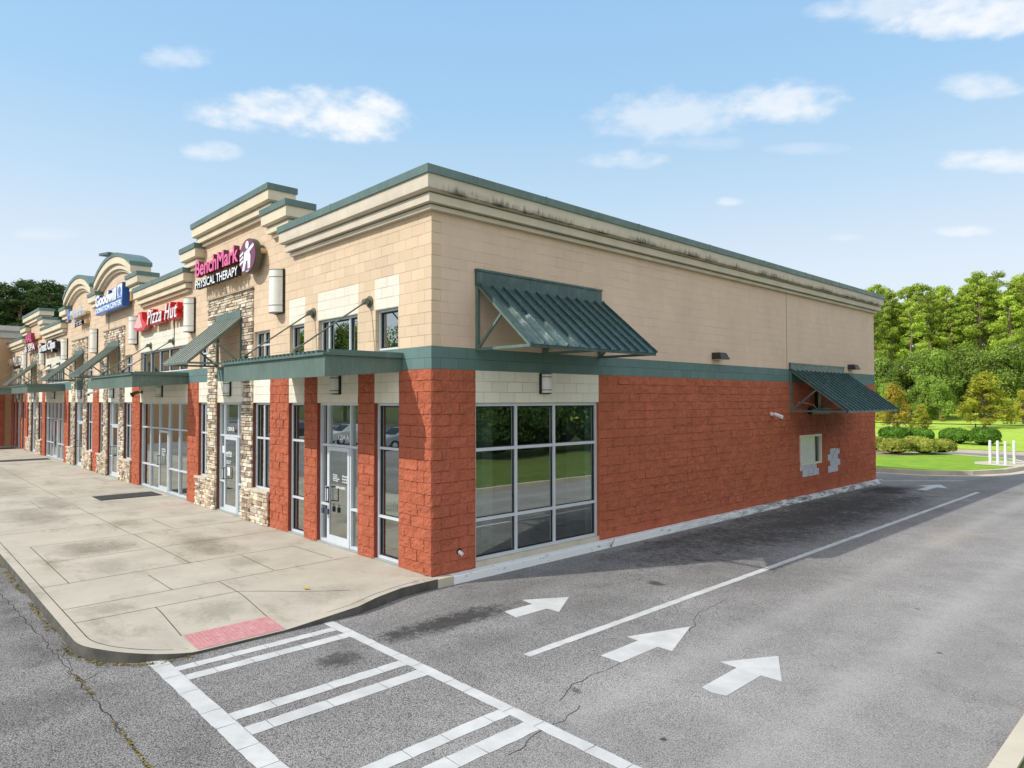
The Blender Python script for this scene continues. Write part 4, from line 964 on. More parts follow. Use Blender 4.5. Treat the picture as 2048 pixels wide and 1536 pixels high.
# ------------------------------------------------------------------ lettering
def text_mesh(txt, x0, x1, z0, z1, y, depth, name, mat, parent, bold=0.0, place=None, shear=0, mats=None, spacing=1.0):
    cu = bpy.data.curves.new(name, 'FONT'); cu.body = txt; cu.size = 1; cu.extrude = .5; cu.offset = bold; cu.resolution_u = 3; cu.shear = shear; cu.space_character = spacing; cu.align_x = 'LEFT'
    ob = bpy.data.objects.new(name, cu); COL.objects.link(ob)
    dg = bpy.context.evaluated_depsgraph_get(); me = bpy.data.meshes.new_from_object(ob.evaluated_get(dg)); bpy.data.objects.remove(ob)
    n = len(me.vertices); co = np.zeros(n*3); me.vertices.foreach_get('co', co); co = co.reshape(-1, 3)
    mn, mx = co.min(0), co.max(0); X = x0+(co[:,0]-mn[0])/(mx[0]-mn[0])*(x1-x0); Z = z0+(co[:,1]-mn[1])/(mx[1]-mn[1])*(z1-z0); Y = y+(.5-co[:,2]/1.0)*depth
    if place: P = np.array([place(a, b, c) for a, b, c in zip(X, Z, Y)])
    else: P = np.stack([X, Y, Z], 1)
    org = ORG.get(parent, Vector((0,0,0))); P = P-np.array(org)
    me.vertices.foreach_set('co', P.astype('f').ravel()); me.materials.clear()
    for k in (mats or [mat]): me.materials.append(k)
    if mats:   # second material on the sides
        me.update()
        for p in me.polygons: p.material_index = 0 if abs(p.normal.y) > .8 else 1
    me.update(); me.name = name
    o = bpy.data.objects.new(name, me); COL.objects.link(o); o.parent = parent; return o
def flat(name, c, r=.45): return simple(name, c, r, 0, .4, .03)
K_pink = flat('pink_face', (.72,.12,.30)); K_mar = flat('maroon_side', (.16,.03,.06)); K_wht = flat('white_face', (.82,.84,.85), .3); K_blk = flat('black_side', (.02,.02,.025)); K_blue = flat('blue_sign', (.02,.09,.36), .3); K_blue2 = flat('bright_blue', (.03,.20,.62), .3)
K_red = flat('red_sign', (.62,.02,.02), .3); K_pinkw = flat('pale_pink', (.80,.42,.42)); K_race = flat('tan_raceway', (.60,.42,.22), .6); K_burg = flat('burgundy_letter', (.22,.03,.05)); K_grey = flat('grey_letter', (.45,.46,.48)); K_tea = flat('green_print', (.05,.30,.22)); K_pur = flat('plum_face', (.17,.04,.10)); K_lb = flat('light_blue', (.30,.55,.68))
def ell(cx, cz, rx, rz, n=36, rot=0):
    return [(cx+rx*math.cos(t)*math.cos(rot)-rz*math.sin(t)*math.sin(rot), cz+rx*math.cos(t)*math.sin(rot)+rz*math.sin(t)*math.cos(rot)) for t in [2*math.pi*i/n for i in range(n)]]
def plate(pts, y0, y1, name, mat, parent): mb = MB(); mb.prism_xz(pts, y0, y1); return mb.build(name, mat, parent)
# 1 physical therapy
T = thing('shop_sign', (-9.1,0,6.3), 'pink and white BenchMark PHYSICAL THERAPY letters with oval figure logo', 'shop sign')
text_mesh('BenchMark', -11.22, -8.02, 6.73, 7.20, -.30, .15, 'lettering', None, T, .022, mats=[K_pink, K_mar]); text_mesh('PHYSICAL THERAPY', -11.21, -8.05, 6.38, 6.62, -.30, .15, 'lettering', None, T, .012, mats=[K_wht, K_blk])
mb = MB(); mb.box(-11.0,-8.1,-.15,-.004,6.82,7.0); mb.box(-10.9,-8.1,-.15,-.004,6.44,6.56); mb.build('raceway', K_race, T)
lg = plate(ell(-7.42,6.78,.50,.43), -.30, -.14, 'logo_disc', K_pur, T)
plate(ell(-7.42,6.78,.515,.445), -.285, -.139, 'logo_rim', flat('olive_rim',(.10,.09,.06)), lg)
plate(ell(-7.42,7.06,.10,.10,20), -.308, -.301, 'logo_head', K_wht, lg)
plate([(-7.72,6.42),(-7.58,6.42),(-7.46,6.66),(-7.38,6.66),(-7.36,6.44),(-7.22,6.46),(-7.20,6.76),(-7.28,6.86),(-7.0,6.98),(-7.04,7.05),(-7.42,6.93),(-7.58,6.88),(-7.62,6.7)], -.308, -.301, 'logo_figure', K_wht, lg)
for k in range(3): plate([(-7.88,6.86-.11*k),(-7.66,6.93-.11*k),(-7.66,6.87-.11*k),(-7.87,6.80-.11*k)], -.308, -.301, 'logo_stripe', K_wht, lg)
plate([(-7.5,6.40),(-7.25,6.42),(-7.34,6.37),(-7.45,6.365)], -.307, -.301, 'logo_foot', K_lb, lg)
mb = MB(); mb.tube((-6.95,-.16,6.86),(-6.95,-.004,6.86),.06,12); mb.build('mounting_tube', K_race, T)
# 2 pizza
T = thing('shop_sign', (-15.4,0,5.7), 'red and white Pizza Hut letters with a red roof emblem', 'shop sign')
pz = text_mesh('Pizza Hut', -16.15, -12.98, 5.74, 6.24, -.27, .02, 'lettering', K_wht, T, .004, shear=.3, spacing=1.12)
text_mesh('Pizza Hut', -16.22, -12.92, 5.70, 6.28, -.245, .17, 'letter_backing', K_red, T, .032, shear=.3, spacing=1.12)
rf = plate([(-17.95,5.76),(-17.55,5.98),(-17.22,6.27),(-16.85,6.27),(-16.78,6.0),(-16.25,5.76),(-16.6,5.62),(-17.5,5.62)], -.25, -.08, 'roof_emblem', K_red, T)
plate([(-17.85,5.77),(-17.5,6.0),(-17.2,6.20),(-17.02,6.20),(-16.98,5.98),(-16.75,5.72),(-17.2,5.70)], -.257, -.251, 'roof_highlight', K_pinkw, rf)
mb = MB(); mb.box(-16.0,-12.75,-.08,-.004,5.92,6.10); mb.build('raceway', K_race, T)
mb = MB(); mb.tube((-14.05,-.012,5.75),(-14.05,-.012,5.12),.012,6); mb.build('cable', M_black, T)
# 3 donation
T = thing('shop_sign', (-21.1,0,6.7), 'blue box sign with white Goodwill letters over DONATION CENTER', 'shop sign')
cab = plate([(-23.18,6.70),(-18.98,6.70),(-18.98,7.60),(-19.75,7.60),(-19.75,7.52),(-20.5,7.52),(-20.5,7.36),(-20.95,7.36),(-20.95,7.52),(-21.3,7.52),(-21.3,7.36),(-22.5,7.36),(-22.5,7.47),(-23.18,7.47)], -.36, -.12, 'cabinet', K_blue, T)
plate([(-23.16,6.72),(-19.0,6.72),(-19.0,6.985),(-23.16,6.985)], -.368, -.361, 'strip', K_blue2, cab)
text_mesh('Goodwill', -23.12, -19.82, 7.02, 7.50, -.385, .022, 'lettering', K_wht, T, .035); text_mesh('DONATION CENTER', -23.08, -19.08, 6.75, 6.955, -.385, .016, 'lettering', K_wht, T, .02)
fc = plate([(-19.66,7.06),(-19.04,7.06),(-19.04,7.56),(-19.66,7.56)], -.37, -.361, 'face_logo_panel', K_wht, T)
plate(ell(-19.36,7.30,.20,.17,24), -.376, -.371, 'face', K_blue, fc); plate([(-19.6,7.09),(-19.08,7.09),(-19.08,7.14),(-19.6,7.14)], -.376, -.371, 'under_bar', K_blue2, fc)
mb = MB(); mb.box(-22.6,-18.75,-.12,-.004,6.9,7.3); mb.build('raceway', K_race, T)
mb = MB(); mb.tube((-22.5,-.012,6.7),(-22.5,-.012,6.1),.012,6); mb.build('cable', M_black, T)
# 4 health
T = thing('shop_sign', (-27.6,0,6.6), 'silver Health First letters with a blue and orange cross', 'shop sign')
text_mesh('Health', -28.7, -25.95, 7.02, 7.42, -.30, .12, 'lettering', None, T, .015, mats=[K_grey, K_wht]); text_mesh('First', -27.7, -26.2, 6.60, 6.88, -.28, .1, 'lettering', None, T, .012, mats=[K_grey, K_blk])
plate([(-29.3,7.2),(-29.3,7.34),(-29.13,7.34),(-29.13,7.55),(-28.95,7.55),(-28.95,7.34),(-28.78,7.34),(-28.78,7.2),(-28.95,7.2),(-28.95,6.95),(-29.13,6.95),(-29.13,7.2)], -.30, -.18, 'cross', K_blue2, T)
plate([(-29.3,7.19),(-29.14,7.19),(-29.14,6.9),(-29.3,6.95)], -.29, -.18, 'orange_quarter', flat('orange_part', (.65,.16,.05)), T)
mb = MB(); mb.box(-28.6,-25.9,-.17,-.004,7.08,7.2); mb.box(-27.2,-26.0,-.17,-.004,6.65,6.8); mb.build('raceway', K_race, T)
# 5 hair salon
T = thing('shop_sign', (-34.2,0,5.7), 'black and white Great Clips letters', 'shop sign')
text_mesh('Great Clips', -36.6, -31.95, 5.70, 6.32, -.36, .03, 'lettering', K_wht, T, .03); text_mesh('Great Clips', -36.66, -31.88, 5.65, 6.37, -.33, .22, 'letter_backing', K_blk, T, .09)
mb = MB(); mb.box(-35.9,-31.6,-.11,-.004,5.9,6.1); mb.build('raceway', K_race, T)
# 6 nail spa
T = thing('shop_sign', (-40.1,0,6.1), 'burgundy two-line NAIL SPA letters on the far square gable', 'shop sign')
text_mesh('NAIL', -41.2, -39.1, 6.66, 7.18, -.34, .2, 'lettering', None, T, .03, mats=[K_pink, K_burg]); text_mesh('& SPA', -41.9, -38.2, 6.12, 6.50, -.30, .18, 'lettering', None, T, .03, mats=[K_wht, K_burg])
mb = MB(); mb.box(-41.2,-37.9,-.12,-.004,6.2,6.38); mb.box(-41,-37.9,-.12,-.004,6.8,6.98); mb.build('raceway', K_race, T)
# 7 end unit
T = thing('shop_sign', (-46.5,0,5.3), 'dark NUTS letters with a round tan emblem on the last unit', 'shop sign')
text_mesh('NUTS', -47.2, -44.4, 5.58, 6.06, -.24, .12, 'lettering', None, T, .0, mats=[K_blk, K_wht]); text_mesh('& MORE', -47.0, -44.6, 5.27, 5.45, -.22, .1, 'lettering', K_blk, T, .01)
plate(ell(-48.6,5.75,.42,.30,20), -.26, -.08, 'emblem', flat('tan_emblem', (.60,.42,.25)), T); plate(ell(-48.75,5.65,.16,.10,14), -.27, -.261, 'emblem_mark', K_blk, T)
# door numbers, decals, window signs
def decal(txt, x0, x1, z0, z1, y=.072, name='door_lettering', parent=None, mat=None, bold=.02, depth=.003): return text_mesh(txt, x0, x1, z0, z1, y, depth, name, mat or K_wht, parent, bold)
dA, dB, dC, dD = DOORS[0], DOORS[2], DOORS[3], DOORS[6]
decal('1204 A', -3.50, -3.05, 2.26, 2.37, .122, parent=dA)
decal('Monday\nTuesday\nWednesday\nThursday', -3.66, -3.38, 1.36, 1.52, .079, parent=dA, bold=.01); decal('Showings\nby phone\nor online', -3.26, -3.00, 1.36, 1.52, .079, parent=dA, bold=.01); decal('NOW LEASING', -3.52, -3.14, 1.22, 1.27, .079, parent=dA)
def card(name, x0, x1, z0, z1, y, mat, label, cat, parent=None):
    T = thing(name, ((x0+x1)/2, y, z0), label, cat)
    mb = MB(); mb.box(x0, x1, y, y+.006, z0, z1); mb.build('board', mat, T); return T
T = card('window_sign', -1.80, -1.06, .88, 1.28, .20, K_wht, 'white lease sign with green phone number in the corner window', 'window sign'); text_mesh('229-814-1233', -1.72, -1.08, 1.02, 1.13, .196, .003, 'lettering', K_tea, T, .02); text_mesh('leasing office', -1.74, -1.1, .93, .97, .196, .003, 'lettering', K_tea, T, .01)
T = card('window_sign', -5.50, -4.90, .87, 1.16, .20, K_wht, 'white lease sign with green number in the narrow window left of the corner door', 'window sign'); text_mesh('229-814', -5.44, -4.95, .95, 1.04, .196, .003, 'lettering', K_tea, T, .02)
T = thing('padlock', (-3.86,-.05,.72), 'pair of grey lock boxes hanging on the vacant shop door handle', 'lock box')
for x, zz in ((-3.86,.80),(-3.64,.80)):
    mb = MB(); mb.box(x-.04,x+.04,-.07,-.03,zz-.13,zz-.02); mb.tube((x-.022,-.05,zz-.02),(x-.022,-.05,zz+.05),.006,6); mb.tube((x+.022,-.05,zz-.02),(x+.022,-.05,zz+.05),.006,6); mb.build('lock', simple('blue_grey_lock', (.05,.08,.12), .4), T, bevel=.008)
decal('1204 B', -9.75, -9.30, 2.26, 2.37, .122, parent=dB); decal('BenchMark', -9.78, -9.32, 1.60, 1.70, .079, parent=dB); decal('PHYSICAL THERAPY', -9.78, -9.32, 1.54, 1.58, .079, parent=dB, bold=.01); decal('Monday to Friday\nby appointment', -9.72, -9.38, 1.34, 1.44, .079, parent=dB, bold=.01)
card('notice', -9.62, -9.44, 1.02, 1.25, .075, K_wht, 'small white notice on the therapy clinic door', 'notice')
card('notice', -10.12, -10.0, 1.62, 1.82, .12, K_wht, 'small white notice left of the therapy clinic door', 'notice')
T = card('poster', -13.62, -12.80, 1.42, 2.08, .15, flat('red_poster', (.75,.12,.05)), 'red and white pizza poster in the right pane of the pizza storefront', 'poster'); text_mesh('PIZZA\nTO GO', -13.5, -12.9, 1.55, 1.98, .146, .003, 'lettering', K_wht, T, .03)
T = card('poster', -13.55, -12.85, 1.12, 1.38, .15, K_blk, 'black hours poster below the red pizza poster', 'poster'); text_mesh('HOURS\n11 - 9', -13.5, -12.9, 1.15, 1.34, .146, .003, 'lettering', K_wht, T, .02)
decal('OPEN\n11 AM\nTO\n9 PM', -15.55, -15.15, 1.22, 1.48, .079, parent=DOORS[6], bold=.02)
T = card('poster', -26.15, -25.35, 1.05, 2.02, .15, K_blue2, 'blue poster in the window beside the red centre pier', 'poster'); text_mesh('WE\nARE\nOPEN', -26.0, -25.5, 1.2, 1.9, .146, .003, 'lettering', K_wht, T, .02)
T = card('window_sign', -2.70, -2.56, .92, 1.45, .15, K_blue2, 'slim blue and yellow notice right of the corner door', 'window sign'); mb = MB(); mb.box(-2.69,-2.57,.144,.149,1.08,1.22); mb.build('yellow_label', flat('yellow', (.75,.5,.08)), T)

# mats on the walkway, leaf, weed, litter
def mat_obj(x0, x1, y0, y1, label):
    T = MB(); T.box(x0, x1, y0, y1, .003, .018); tag(T.build('door_mat', simple('charcoal_mat', (.045,.042,.042), .95, var=.25, nscale=8, bump=.6)), label, 'mat', 'dark rubber mats before the shop doors')
mat_obj(-15.70, -14.55, -1.95, -.18, 'dark rubber mat before the pizza shop door'); mat_obj(LEFT+14.6, LEFT+15.7, -3.2, -.18, 'dark rubber mat before the hair salon door'); mat_obj(LEFT+2.8, LEFT+4, -1.6, -.2, 'dark rubber mat before the farthest shop door')
lf = MB(); lf.add([(-.9,-1.95,.012),(-.86,-1.9,.03),(-.78,-1.93,.02),(-.82,-1.98,.008),(-.74,-1.91,.012)], [(0,1,2,3),(2,4,3)]); tag(lf.build('fallen_leaf', flat('yellow_leaf', (.45,.36,.05))), 'single curled yellow leaf on the pale walkway', 'leaf')
def litter(name, pts, n, w, label, zf):
    mb = MB(); rr = random.Random(3); P = [Vector(p) for p in pts]; Ls = [(b-a).length for a, b in zip(P[:-1], P[1:])]; tot = sum(Ls)
    for _ in range(n):
        s_ = rr.random()*tot
        for a, b, l in zip(P[:-1], P[1:], Ls):
            if s_ <= l: break
            s_ -= l
        if noise.noise(Vector((s_*1.1+a.x, a.y*1.3, 4))) < -.12: continue
        p = a.lerp(b, min(1, s_/l)); x = p.x+rr.gauss(0, w*.5); y = p.y+rr.gauss(0, w*.5); t = rr.random()*6.28; s = rr.uniform(.012,.03); z = zf+rr.uniform(.006,.02)
        mb.add([(x+s*math.cos(t), y+s*math.sin(t), z), (x-s*.4*math.sin(t), y+s*.4*math.cos(t), z+.006), (x-s*math.cos(t), y-s*math.sin(t), z), (x+s*.4*math.sin(t), y-s*.4*math.cos(t), z-.003)], [(0,1,2,3)])
    return mb.build(name, leafm('litter_leaves', (.16,.13,.03), (.36,.27,.06)))
ed2 = [(p[0]*1.0+(.06 if p[0] > 0 else 0), p[1]-.05) for p in edge[1:35]]
tag(litter('leaf_litter', ed2, 2600, .06, '', ZA), 'thin line of brown leaf litter along the kerb foot', 'leaf litter', kind='stuff')
tag(litter('crack_weeds', [(.2,-5.39),(1.6,-5.37),(3.4,-5.37)], 160, .025, '', ZA), 'dry weeds in the asphalt crack by the crossing', 'weeds', kind='stuff')
wd = MB(); rr = random.Random(9)
for k in range(9):
    t = rr.uniform(-1,1); wd.tube((.21,4.75,-.15), (.23+rr.uniform(-.02,.08),4.75+t*.16,-.15+rr.uniform(.1,.24)), .004, 5, .001)
tag(wd.build('weed', flat('dry_weed', (.12,.10,.07))), 'dry twiggy weed at the foot of the white kerb', 'weed')
wd = MB()
for k in range(40):
    x, y = -.12+rr.gauss(0,.05), -.03+rr.gauss(0,.015); wd.add([(x,y,.002),(x+rr.uniform(-.02,.02),y-.01,.03),(x+.01,y-.005,.004)], [(0,1,2)])
tag(wd.build('weed', flat('green_weed', (.10,.14,.03))), 'small green weed at the foot of the corner pier', 'weed')

# ------------------------------------------------------------------ bollards, fence
bw = None
for k, (x, y) in enumerate(((1.50,32.2),(1.83,32.1),(2.19,31.8),(2.36,32.7))):
    mb = MB(); mb.tube((x,y,.0),(x,y,1.08),.06,14); vs = []
    mb.tube((x,y,1.08),(x,y,1.12),.06,14,.035)
    tag(mb.build('bollard', M_white, smooth=False), ['white steel bollard, leftmost of the four at the island tip','second white steel bollard from the left at the island tip','third white steel bollard from the left at the island tip','white steel bollard, rightmost of the four at the island tip'][k], 'bollard', 'white bollards at the tip of the grass island')
T = thing('fence', (-8, 56, 0), 'low black rail fence across the far lawn behind the round bushes', 'fence')
mb = MB(); mb.tube((-40,56,1.12),(14,56,1.12),.035,6); mb.build('rail', M_black, T)
for k in range(10):
    x = -38+5.6*k; mb = MB(); mb.tube((x,56,-.1),(x,56,1.2),.05,6); mb.build('post', M_black, T)

# ------------------------------------------------------------------ vegetation
def leaf_cloud(centres, radii, per, size, rng, flat_=1.0, shape=(1,.5), shell=.55):
    """small quads scattered in ellipsoid clumps -> arrays"""
    V = []
    for c, r in zip(centres, radii):
        d = rng.normal(size=(per, 3)); d /= np.linalg.norm(d, axis=1)[:, None]
        rad = shell+(1-shell)*rng.random(per)**.6
        p = np.array(c)+d*np.array(r)*rad[:, None]
        n = d*.8+rng.normal(size=(per, 3))*.55; n[:, 2] += .35; n /= np.linalg.norm(n, axis=1)[:, None]
        a = np.cross(n, rng.normal(size=(per, 3))); a /= np.linalg.norm(a, axis=1)[:, None]; b = np.cross(n, a)
        s = (size*(.6+.8*rng.random(per)))[:, None]
        V.append(np.stack([p-a*s*shape[0], p-b*s*shape[1], p+a*s*shape[0], p+b*s*shape[1]], 1).reshape(-1, 3))
    return np.concatenate(V)
def quads_obj(name, V, mat, parent=None):
    n = len(V)//4; me = bpy.data.meshes.new(name); me.vertices.add(len(V)); me.vertices.foreach_set('co', V.astype('f').ravel())
    me.loops.add(4*n); me.loops.foreach_set('vertex_index', np.arange(4*n, dtype='i')); me.polygons.add(n); me.polygons.foreach_set('loop_start', np.arange(0, 4*n, 4, dtype='i'))
    try: me.polygons.foreach_set('loop_total', np.full(n, 4, dtype='i'))
    except Exception: pass
    me.materials.append(mat); me.update(calc_edges=True); me.validate()
    o = bpy.data.objects.new(name, me); COL.objects.link(o)
    if parent: o.parent = parent
    return o
def proto(name, loc, label, cat, group):
    o = bpy.data.objects.new(name, None); COL.objects.link(o); o.location = loc; ORG[o] = Vector((0,0,0)); return tag(o, label, cat, group)
def make_tree(kind, seed, mat, loc, label, group, name='tree', H=20, scale=1):
    rng = np.random.default_rng(seed); rr = random.Random(seed); T = proto(name, loc, label, 'tree', group)
    mb = MB(); cs_, rs = [], []
    if kind == 'pine':
        tr = .20+H*.008; px, py = 0, 0; prev = Vector((0,0,-.4))
        for k in range(1, 9):
            q = Vector((px+rr.uniform(-.12,.12)*k*.3, py+rr.uniform(-.12,.12)*k*.3, H*.93*k/8)); mb.tube(prev, q, tr*(1-.095*(k-1)), 8, tr*(1-.095*k), cap=False); prev = q
        base = H*rr.uniform(.40,.52)
        for k in range(40):
            z = base+(H-base)*(k/39)**.85; t = (z-base)/(H-base); ang = rr.uniform(0, 6.28); ln = (2.9*(1-t)**.7+.5)*rr.uniform(.5,1.1)*H/20
            if t < .12: ln *= .7
            tip = Vector((ln*math.cos(ang), ln*math.sin(ang), z+ln*rr.uniform(.05,.35))); mb.tube((0,0,z-.2), tip, .06, 5, .02, cap=False)
            for f in ((.98, .55) if ln > 1.2 else (.95,)):
                cs_.append(tuple(Vector((0,0,z)).lerp(tip, f))); s = rr.uniform(.5, .95)*H/20; rs.append((s, s, s*.6))
        V = leaf_cloud(cs_, rs, 120, .19*H/20, rng, shape=(1,.36), shell=.15)
    elif kind == 'broad':
        mb.tube((0,0,-.4),(0,0,H*.45),.22,8,.15,cap=False)
        for k in range(34):
            th = rr.uniform(0, 6.28); ph = rr.uniform(0,1); z = H*(.22+.72*ph); rad = H*.36*math.sqrt(max(.05, 1-((ph-.42)/.62)**2))*rr.uniform(.35,1)
            c = Vector((rad*math.cos(th), rad*math.sin(th), z)); mb.tube((0,0,H*.3), c, .06, 5, .02, cap=False); cs_.append(tuple(c)); s = H*rr.uniform(.09,.17); rs.append((s,s,s*.75))
        V = leaf_cloud(cs_, rs, 260, .014*H+.015, rng, shape=(1,.6), shell=.45)
    else:   # cypress: feathery cone
        mb.tube((0,0,-.3),(0,0,H*.95),.11,8,.02,cap=False)
        for k in range(60):
            ph = (k/60); z = H*(.16+.82*ph); rad = H*.33*(1-ph)**.75*rr.uniform(.35,1.05)+.1; th = rr.uniform(0,6.28)
            c = Vector((rad*math.cos(th), rad*math.sin(th), z)); mb.tube((0,0,z-.25), c, .035, 5, .01, cap=False); cs_.append(tuple(c)); s = rr.uniform(.22,.5)*H/6; rs.append((s*1.4,s*1.4,s*1.25))
        V = leaf_cloud(cs_, rs, 170, .12*H/6, rng, shape=(1,.4), shell=.15)
    mb.build('trunk', M_bark, T); quads_obj('crown', V, mat, T)
    return T
def along(u, dist, z=0):          # a point on the ground at a bearing seen from the road corner
    d = pix_dir(u, 803); k = dist/math.hypot(d.x, d.y); return (CAM.x+d.x*k, CAM.y+d.y*k, z)
protos = [make_tree('pine', 100+k, M_pine, (0,0,0), 'x', 'pines beyond the far lawn', 'pine_tree', 21) for k in range(4)]
U_ = [1700,1722,1738,1752,1768,1783,1800,1815,1832,1848,1862,1880,1896,1912,1930,1946,1962,1980,1997,2012,2030,2046,2064,2085,1745,1790,1825,1870,1905,1940,1975,2020,2055]
ords = ['first','second','third','fourth','fifth','sixth','seventh','eighth','ninth','tenth','eleventh','twelfth','thirteenth','fourteenth','fifteenth','sixteenth','seventeenth','eighteenth','nineteenth','twentieth','twenty-first','twenty-second','twenty-third','twenty-fourth']
rr = random.Random(21)
def gz(x, y): return hz_(x, y)
for k, u in enumerate(U_):
    front = k < 24; dist = (118 if front else 108)+rr.uniform(-8, 10); x, y, _ = along(u, dist)
    top = np.interp(u, [1700,1750,1800,1850,1870,1900,1935,1965,2000,2030,2050,2090], [600,592,600,585,572,600,560,548,556,585,545,535])+rr.uniform(-16, 24)*(1 if front else .6)+(0 if front else 24)
    Ht = 3.1+(803-top)/1364.3*dist*math.cos(math.atan((u-1024)/1364.3)); Ht -= gz(x, y)
    p = protos[k % 4]; o = p if k < 4 else copy_tree(p)
    o.location = (x, y, gz(x, y)); s = Ht/21; o.scale = (s*1.0, s*1.0, s); o.rotation_euler = (0, 0, rr.uniform(0, 6.28))
    o['label'] = ('tall sunlit pine in the %s rank beyond the far lawn, %s from the left' % ('rear' if front else 'front', ords[k if front else k-24]))
bp = [make_tree('broad', 200+k, M_broad, (0,0,0), 'x', 'leafy trees at the edge of the pine wood', 'leafy_tree', 10) for k in range(3)]
for k, (u, dist, top) in enumerate(((1760,98,705),(1795,96,722),(1832,97,700),(1868,94,695),(1895,98,712),(1925,100,690),(1960,97,700),(1995,96,705),(2030,95,690),(2062,97,700),(1735,99,712),(1780,92,765),(1845,91,748),(1880,90,758))):
    x, y, _ = along(u, dist); Ht = 3.1+(803-top)/1364.3*dist*.82-gz(x, y); o = bp[k % 3] if k < 3 else copy_tree(bp[k % 3])
    o.location = (x, y, gz(x, y)-.3); s = Ht/10; o.scale = (s*.9, s*.9, s); o.rotation_euler = (0,0,rr.uniform(0,6.28))
    o['label'] = 'dark leafy tree at the wood edge, %s' % ['just clear of the building corner','second from the building','third from the building','fourth from the building, round crown','fifth from the building','sixth from the building','behind the big yellow-green cypress','right of the big cypress','near the right end of the wood edge','at the right end of the wood edge','half hidden by the building corner','low one above the rusty cypress','low one between the two cypresses','low one left of the big cypress'][k]
for (u, dist, top, mt, lab, nm) in ((1968,76,752,M_cyp,'large yellow-green cypress on the far lawn behind the bollards','a'),(1787,74,772,M_cyo,'rusty orange cypress beside the building corner','b'),(1842,72,814,M_cyp,'small feathery yellow-green cypress behind the round bushes','c'),(2046,84,786,M_cyp,'yellow-green cypress at the right edge of the lawn','d'),(1884,88,838,M_cyp,'knee-high yellow sapling on the far lawn','e'),(1884,104,818,M_cyo,'thin young tree in front of the wood edge','f')):
    x, y, _ = along(u, dist); Ht = 3.1+(803-top)/1364.3*dist*.82-gz(x, y)-.1
    T = make_tree('cypress', hash(nm) % 97 if False else ord(nm), mt, (x, y, gz(x, y)+.1), lab, 'cypress trees on the far lawn', 'cypress_tree', max(Ht, .9))
    if nm == 'a': T.scale = (1.35, 1.35, 1)
    if nm == 'b': T.scale = (1.15, 1.15, 1)
# dark pines behind the left end
dp = [make_tree('pine', 300+k, M_pined, (0,0,0), 'x', 'dark pines behind the left end', 'pine_tree', 21) for k in range(3)]
for k, (u, dist, top) in enumerate(((4,96,572),(38,92,566),(66,99,576),(96,94,560),(118,100,566),(20,104,580),(82,105,572),(140,102,586),(-25,95,570),(52,108,562),(110,110,578),(158,112,600))):
    x, y, _ = along(u, dist); Ht = 3.1+(803-top)/1364.3*dist*.80+.3; o = dp[k % 3] if k < 3 else copy_tree(dp[k % 3])
    o.location = (x, y, -.3); s = Ht/21; o.scale = (s*1.35, s*1.35, s); o.rotation_euler = (0,0,rr.uniform(0,6.28))
    o['label'] = 'dark pine above the far wing, %s' % ['at the left picture edge','second from the left edge','above the burgundy sign gable','beside the first arched gable','nearest the arched gable','rear one at the left edge','rear one in the middle','behind the arched gable','cut by the left picture edge','rear one of the middle group','rear one right of the middle','hidden deepest behind the arch'][k]
# bushes
def bush(x, y, rx, ry, h, mat, label, seed):
    rng = np.random.default_rng(seed); T = proto('bush', (x, y, 0), label, 'bush', 'clipped round bushes by the island')
    mb = MB(); n = 14
    for i in range(n):
        for j in range(8): pass
    P = []
    for j in range(9):
        ph = math.pi*j/8
        for i in range(18): t = 2*math.pi*i/18; P.append((rx*.86*math.sin(ph)*math.cos(t), ry*.86*math.sin(ph)*math.sin(t), h*.5+h*.44*math.cos(ph)))
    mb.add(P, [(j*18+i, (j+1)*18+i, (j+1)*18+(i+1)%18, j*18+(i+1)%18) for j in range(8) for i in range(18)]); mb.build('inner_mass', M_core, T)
    m_ = int(5200*rx); d = rng.normal(size=(m_, 3)); d /= np.linalg.norm(d, axis=1)[:, None]
    d[:, 2] = np.abs(d[:, 2])*1.0-.35*(rng.random(m_) < .35)
    sq = np.sign(d)*np.abs(d)**.8
    bumpy = 1+.07*np.sin(d[:,0]*9+seed)*np.sin(d[:,1]*8+2*seed)
    p = sq*np.array([rx, ry, h*.5])*(bumpy*(.9+.13*rng.random(m_)))[:, None]+np.array([0,0,h*.48])
    p[:, 2] = np.maximum(p[:, 2], .03)
    nrm = d+rng.normal(size=(m_, 3))*.5; nrm /= np.linalg.norm(nrm, axis=1)[:, None]; a = np.cross(nrm, rng.normal(size=(m_, 3))); a /= np.linalg.norm(a, axis=1)[:, None]; b = np.cross(nrm, a); s = (.075*(.6+.8*rng.random(m_)))[:, None]
    quads_obj('foliage', np.stack([p-a*s, p-b*s*.7, p+a*s, p+b*s*.7], 1).reshape(-1, 3), mat, T)
for k, (u, vb, wpx, hpx, mt, lab) in enumerate(((1784,884,54,27,M_bush,'dark green oval bush nearest the building, back row'),(1836,884,48,24,M_bush,'dark green oval bush, second from the building in the back row'),(1907,890,54,30,M_bush,'round dark green bush by the road, left of the pair'),(1966,893,54,33,M_bush,'round dark green bush by the road, right of the pair'),
        (1786,909,62,28,M_bushy,'low yellow-green bush nearest the building, front row'),(1843,909,52,27,M_bushy,'low yellow-green bush in the middle of the front row'),(1878,908,52,26,M_bushy,'low yellow-green bush at the right end of the front row'),(1828,900,46,24,M_bushy,'low yellow-green bush tucked behind the front row'),(1752,903,26,26,M_bushy,'yellow-green bush half hidden by the building corner'))):
    d = pix_dir(u, vb); t = (0-CAM.z)/d.z; x, y = CAM.x+d.x*t, CAM.y+d.y*t; dep = (Vector((x, y, 0))-CAM).dot(Fv)
    if k < 4 and dep > 60: pass
    wv = wpx/1364.3*dep/2; h = hpx/1364.3*dep*1.12; bush(x, y+wv*.5, wv, wv*.85, h, mt, lab, 400+k)

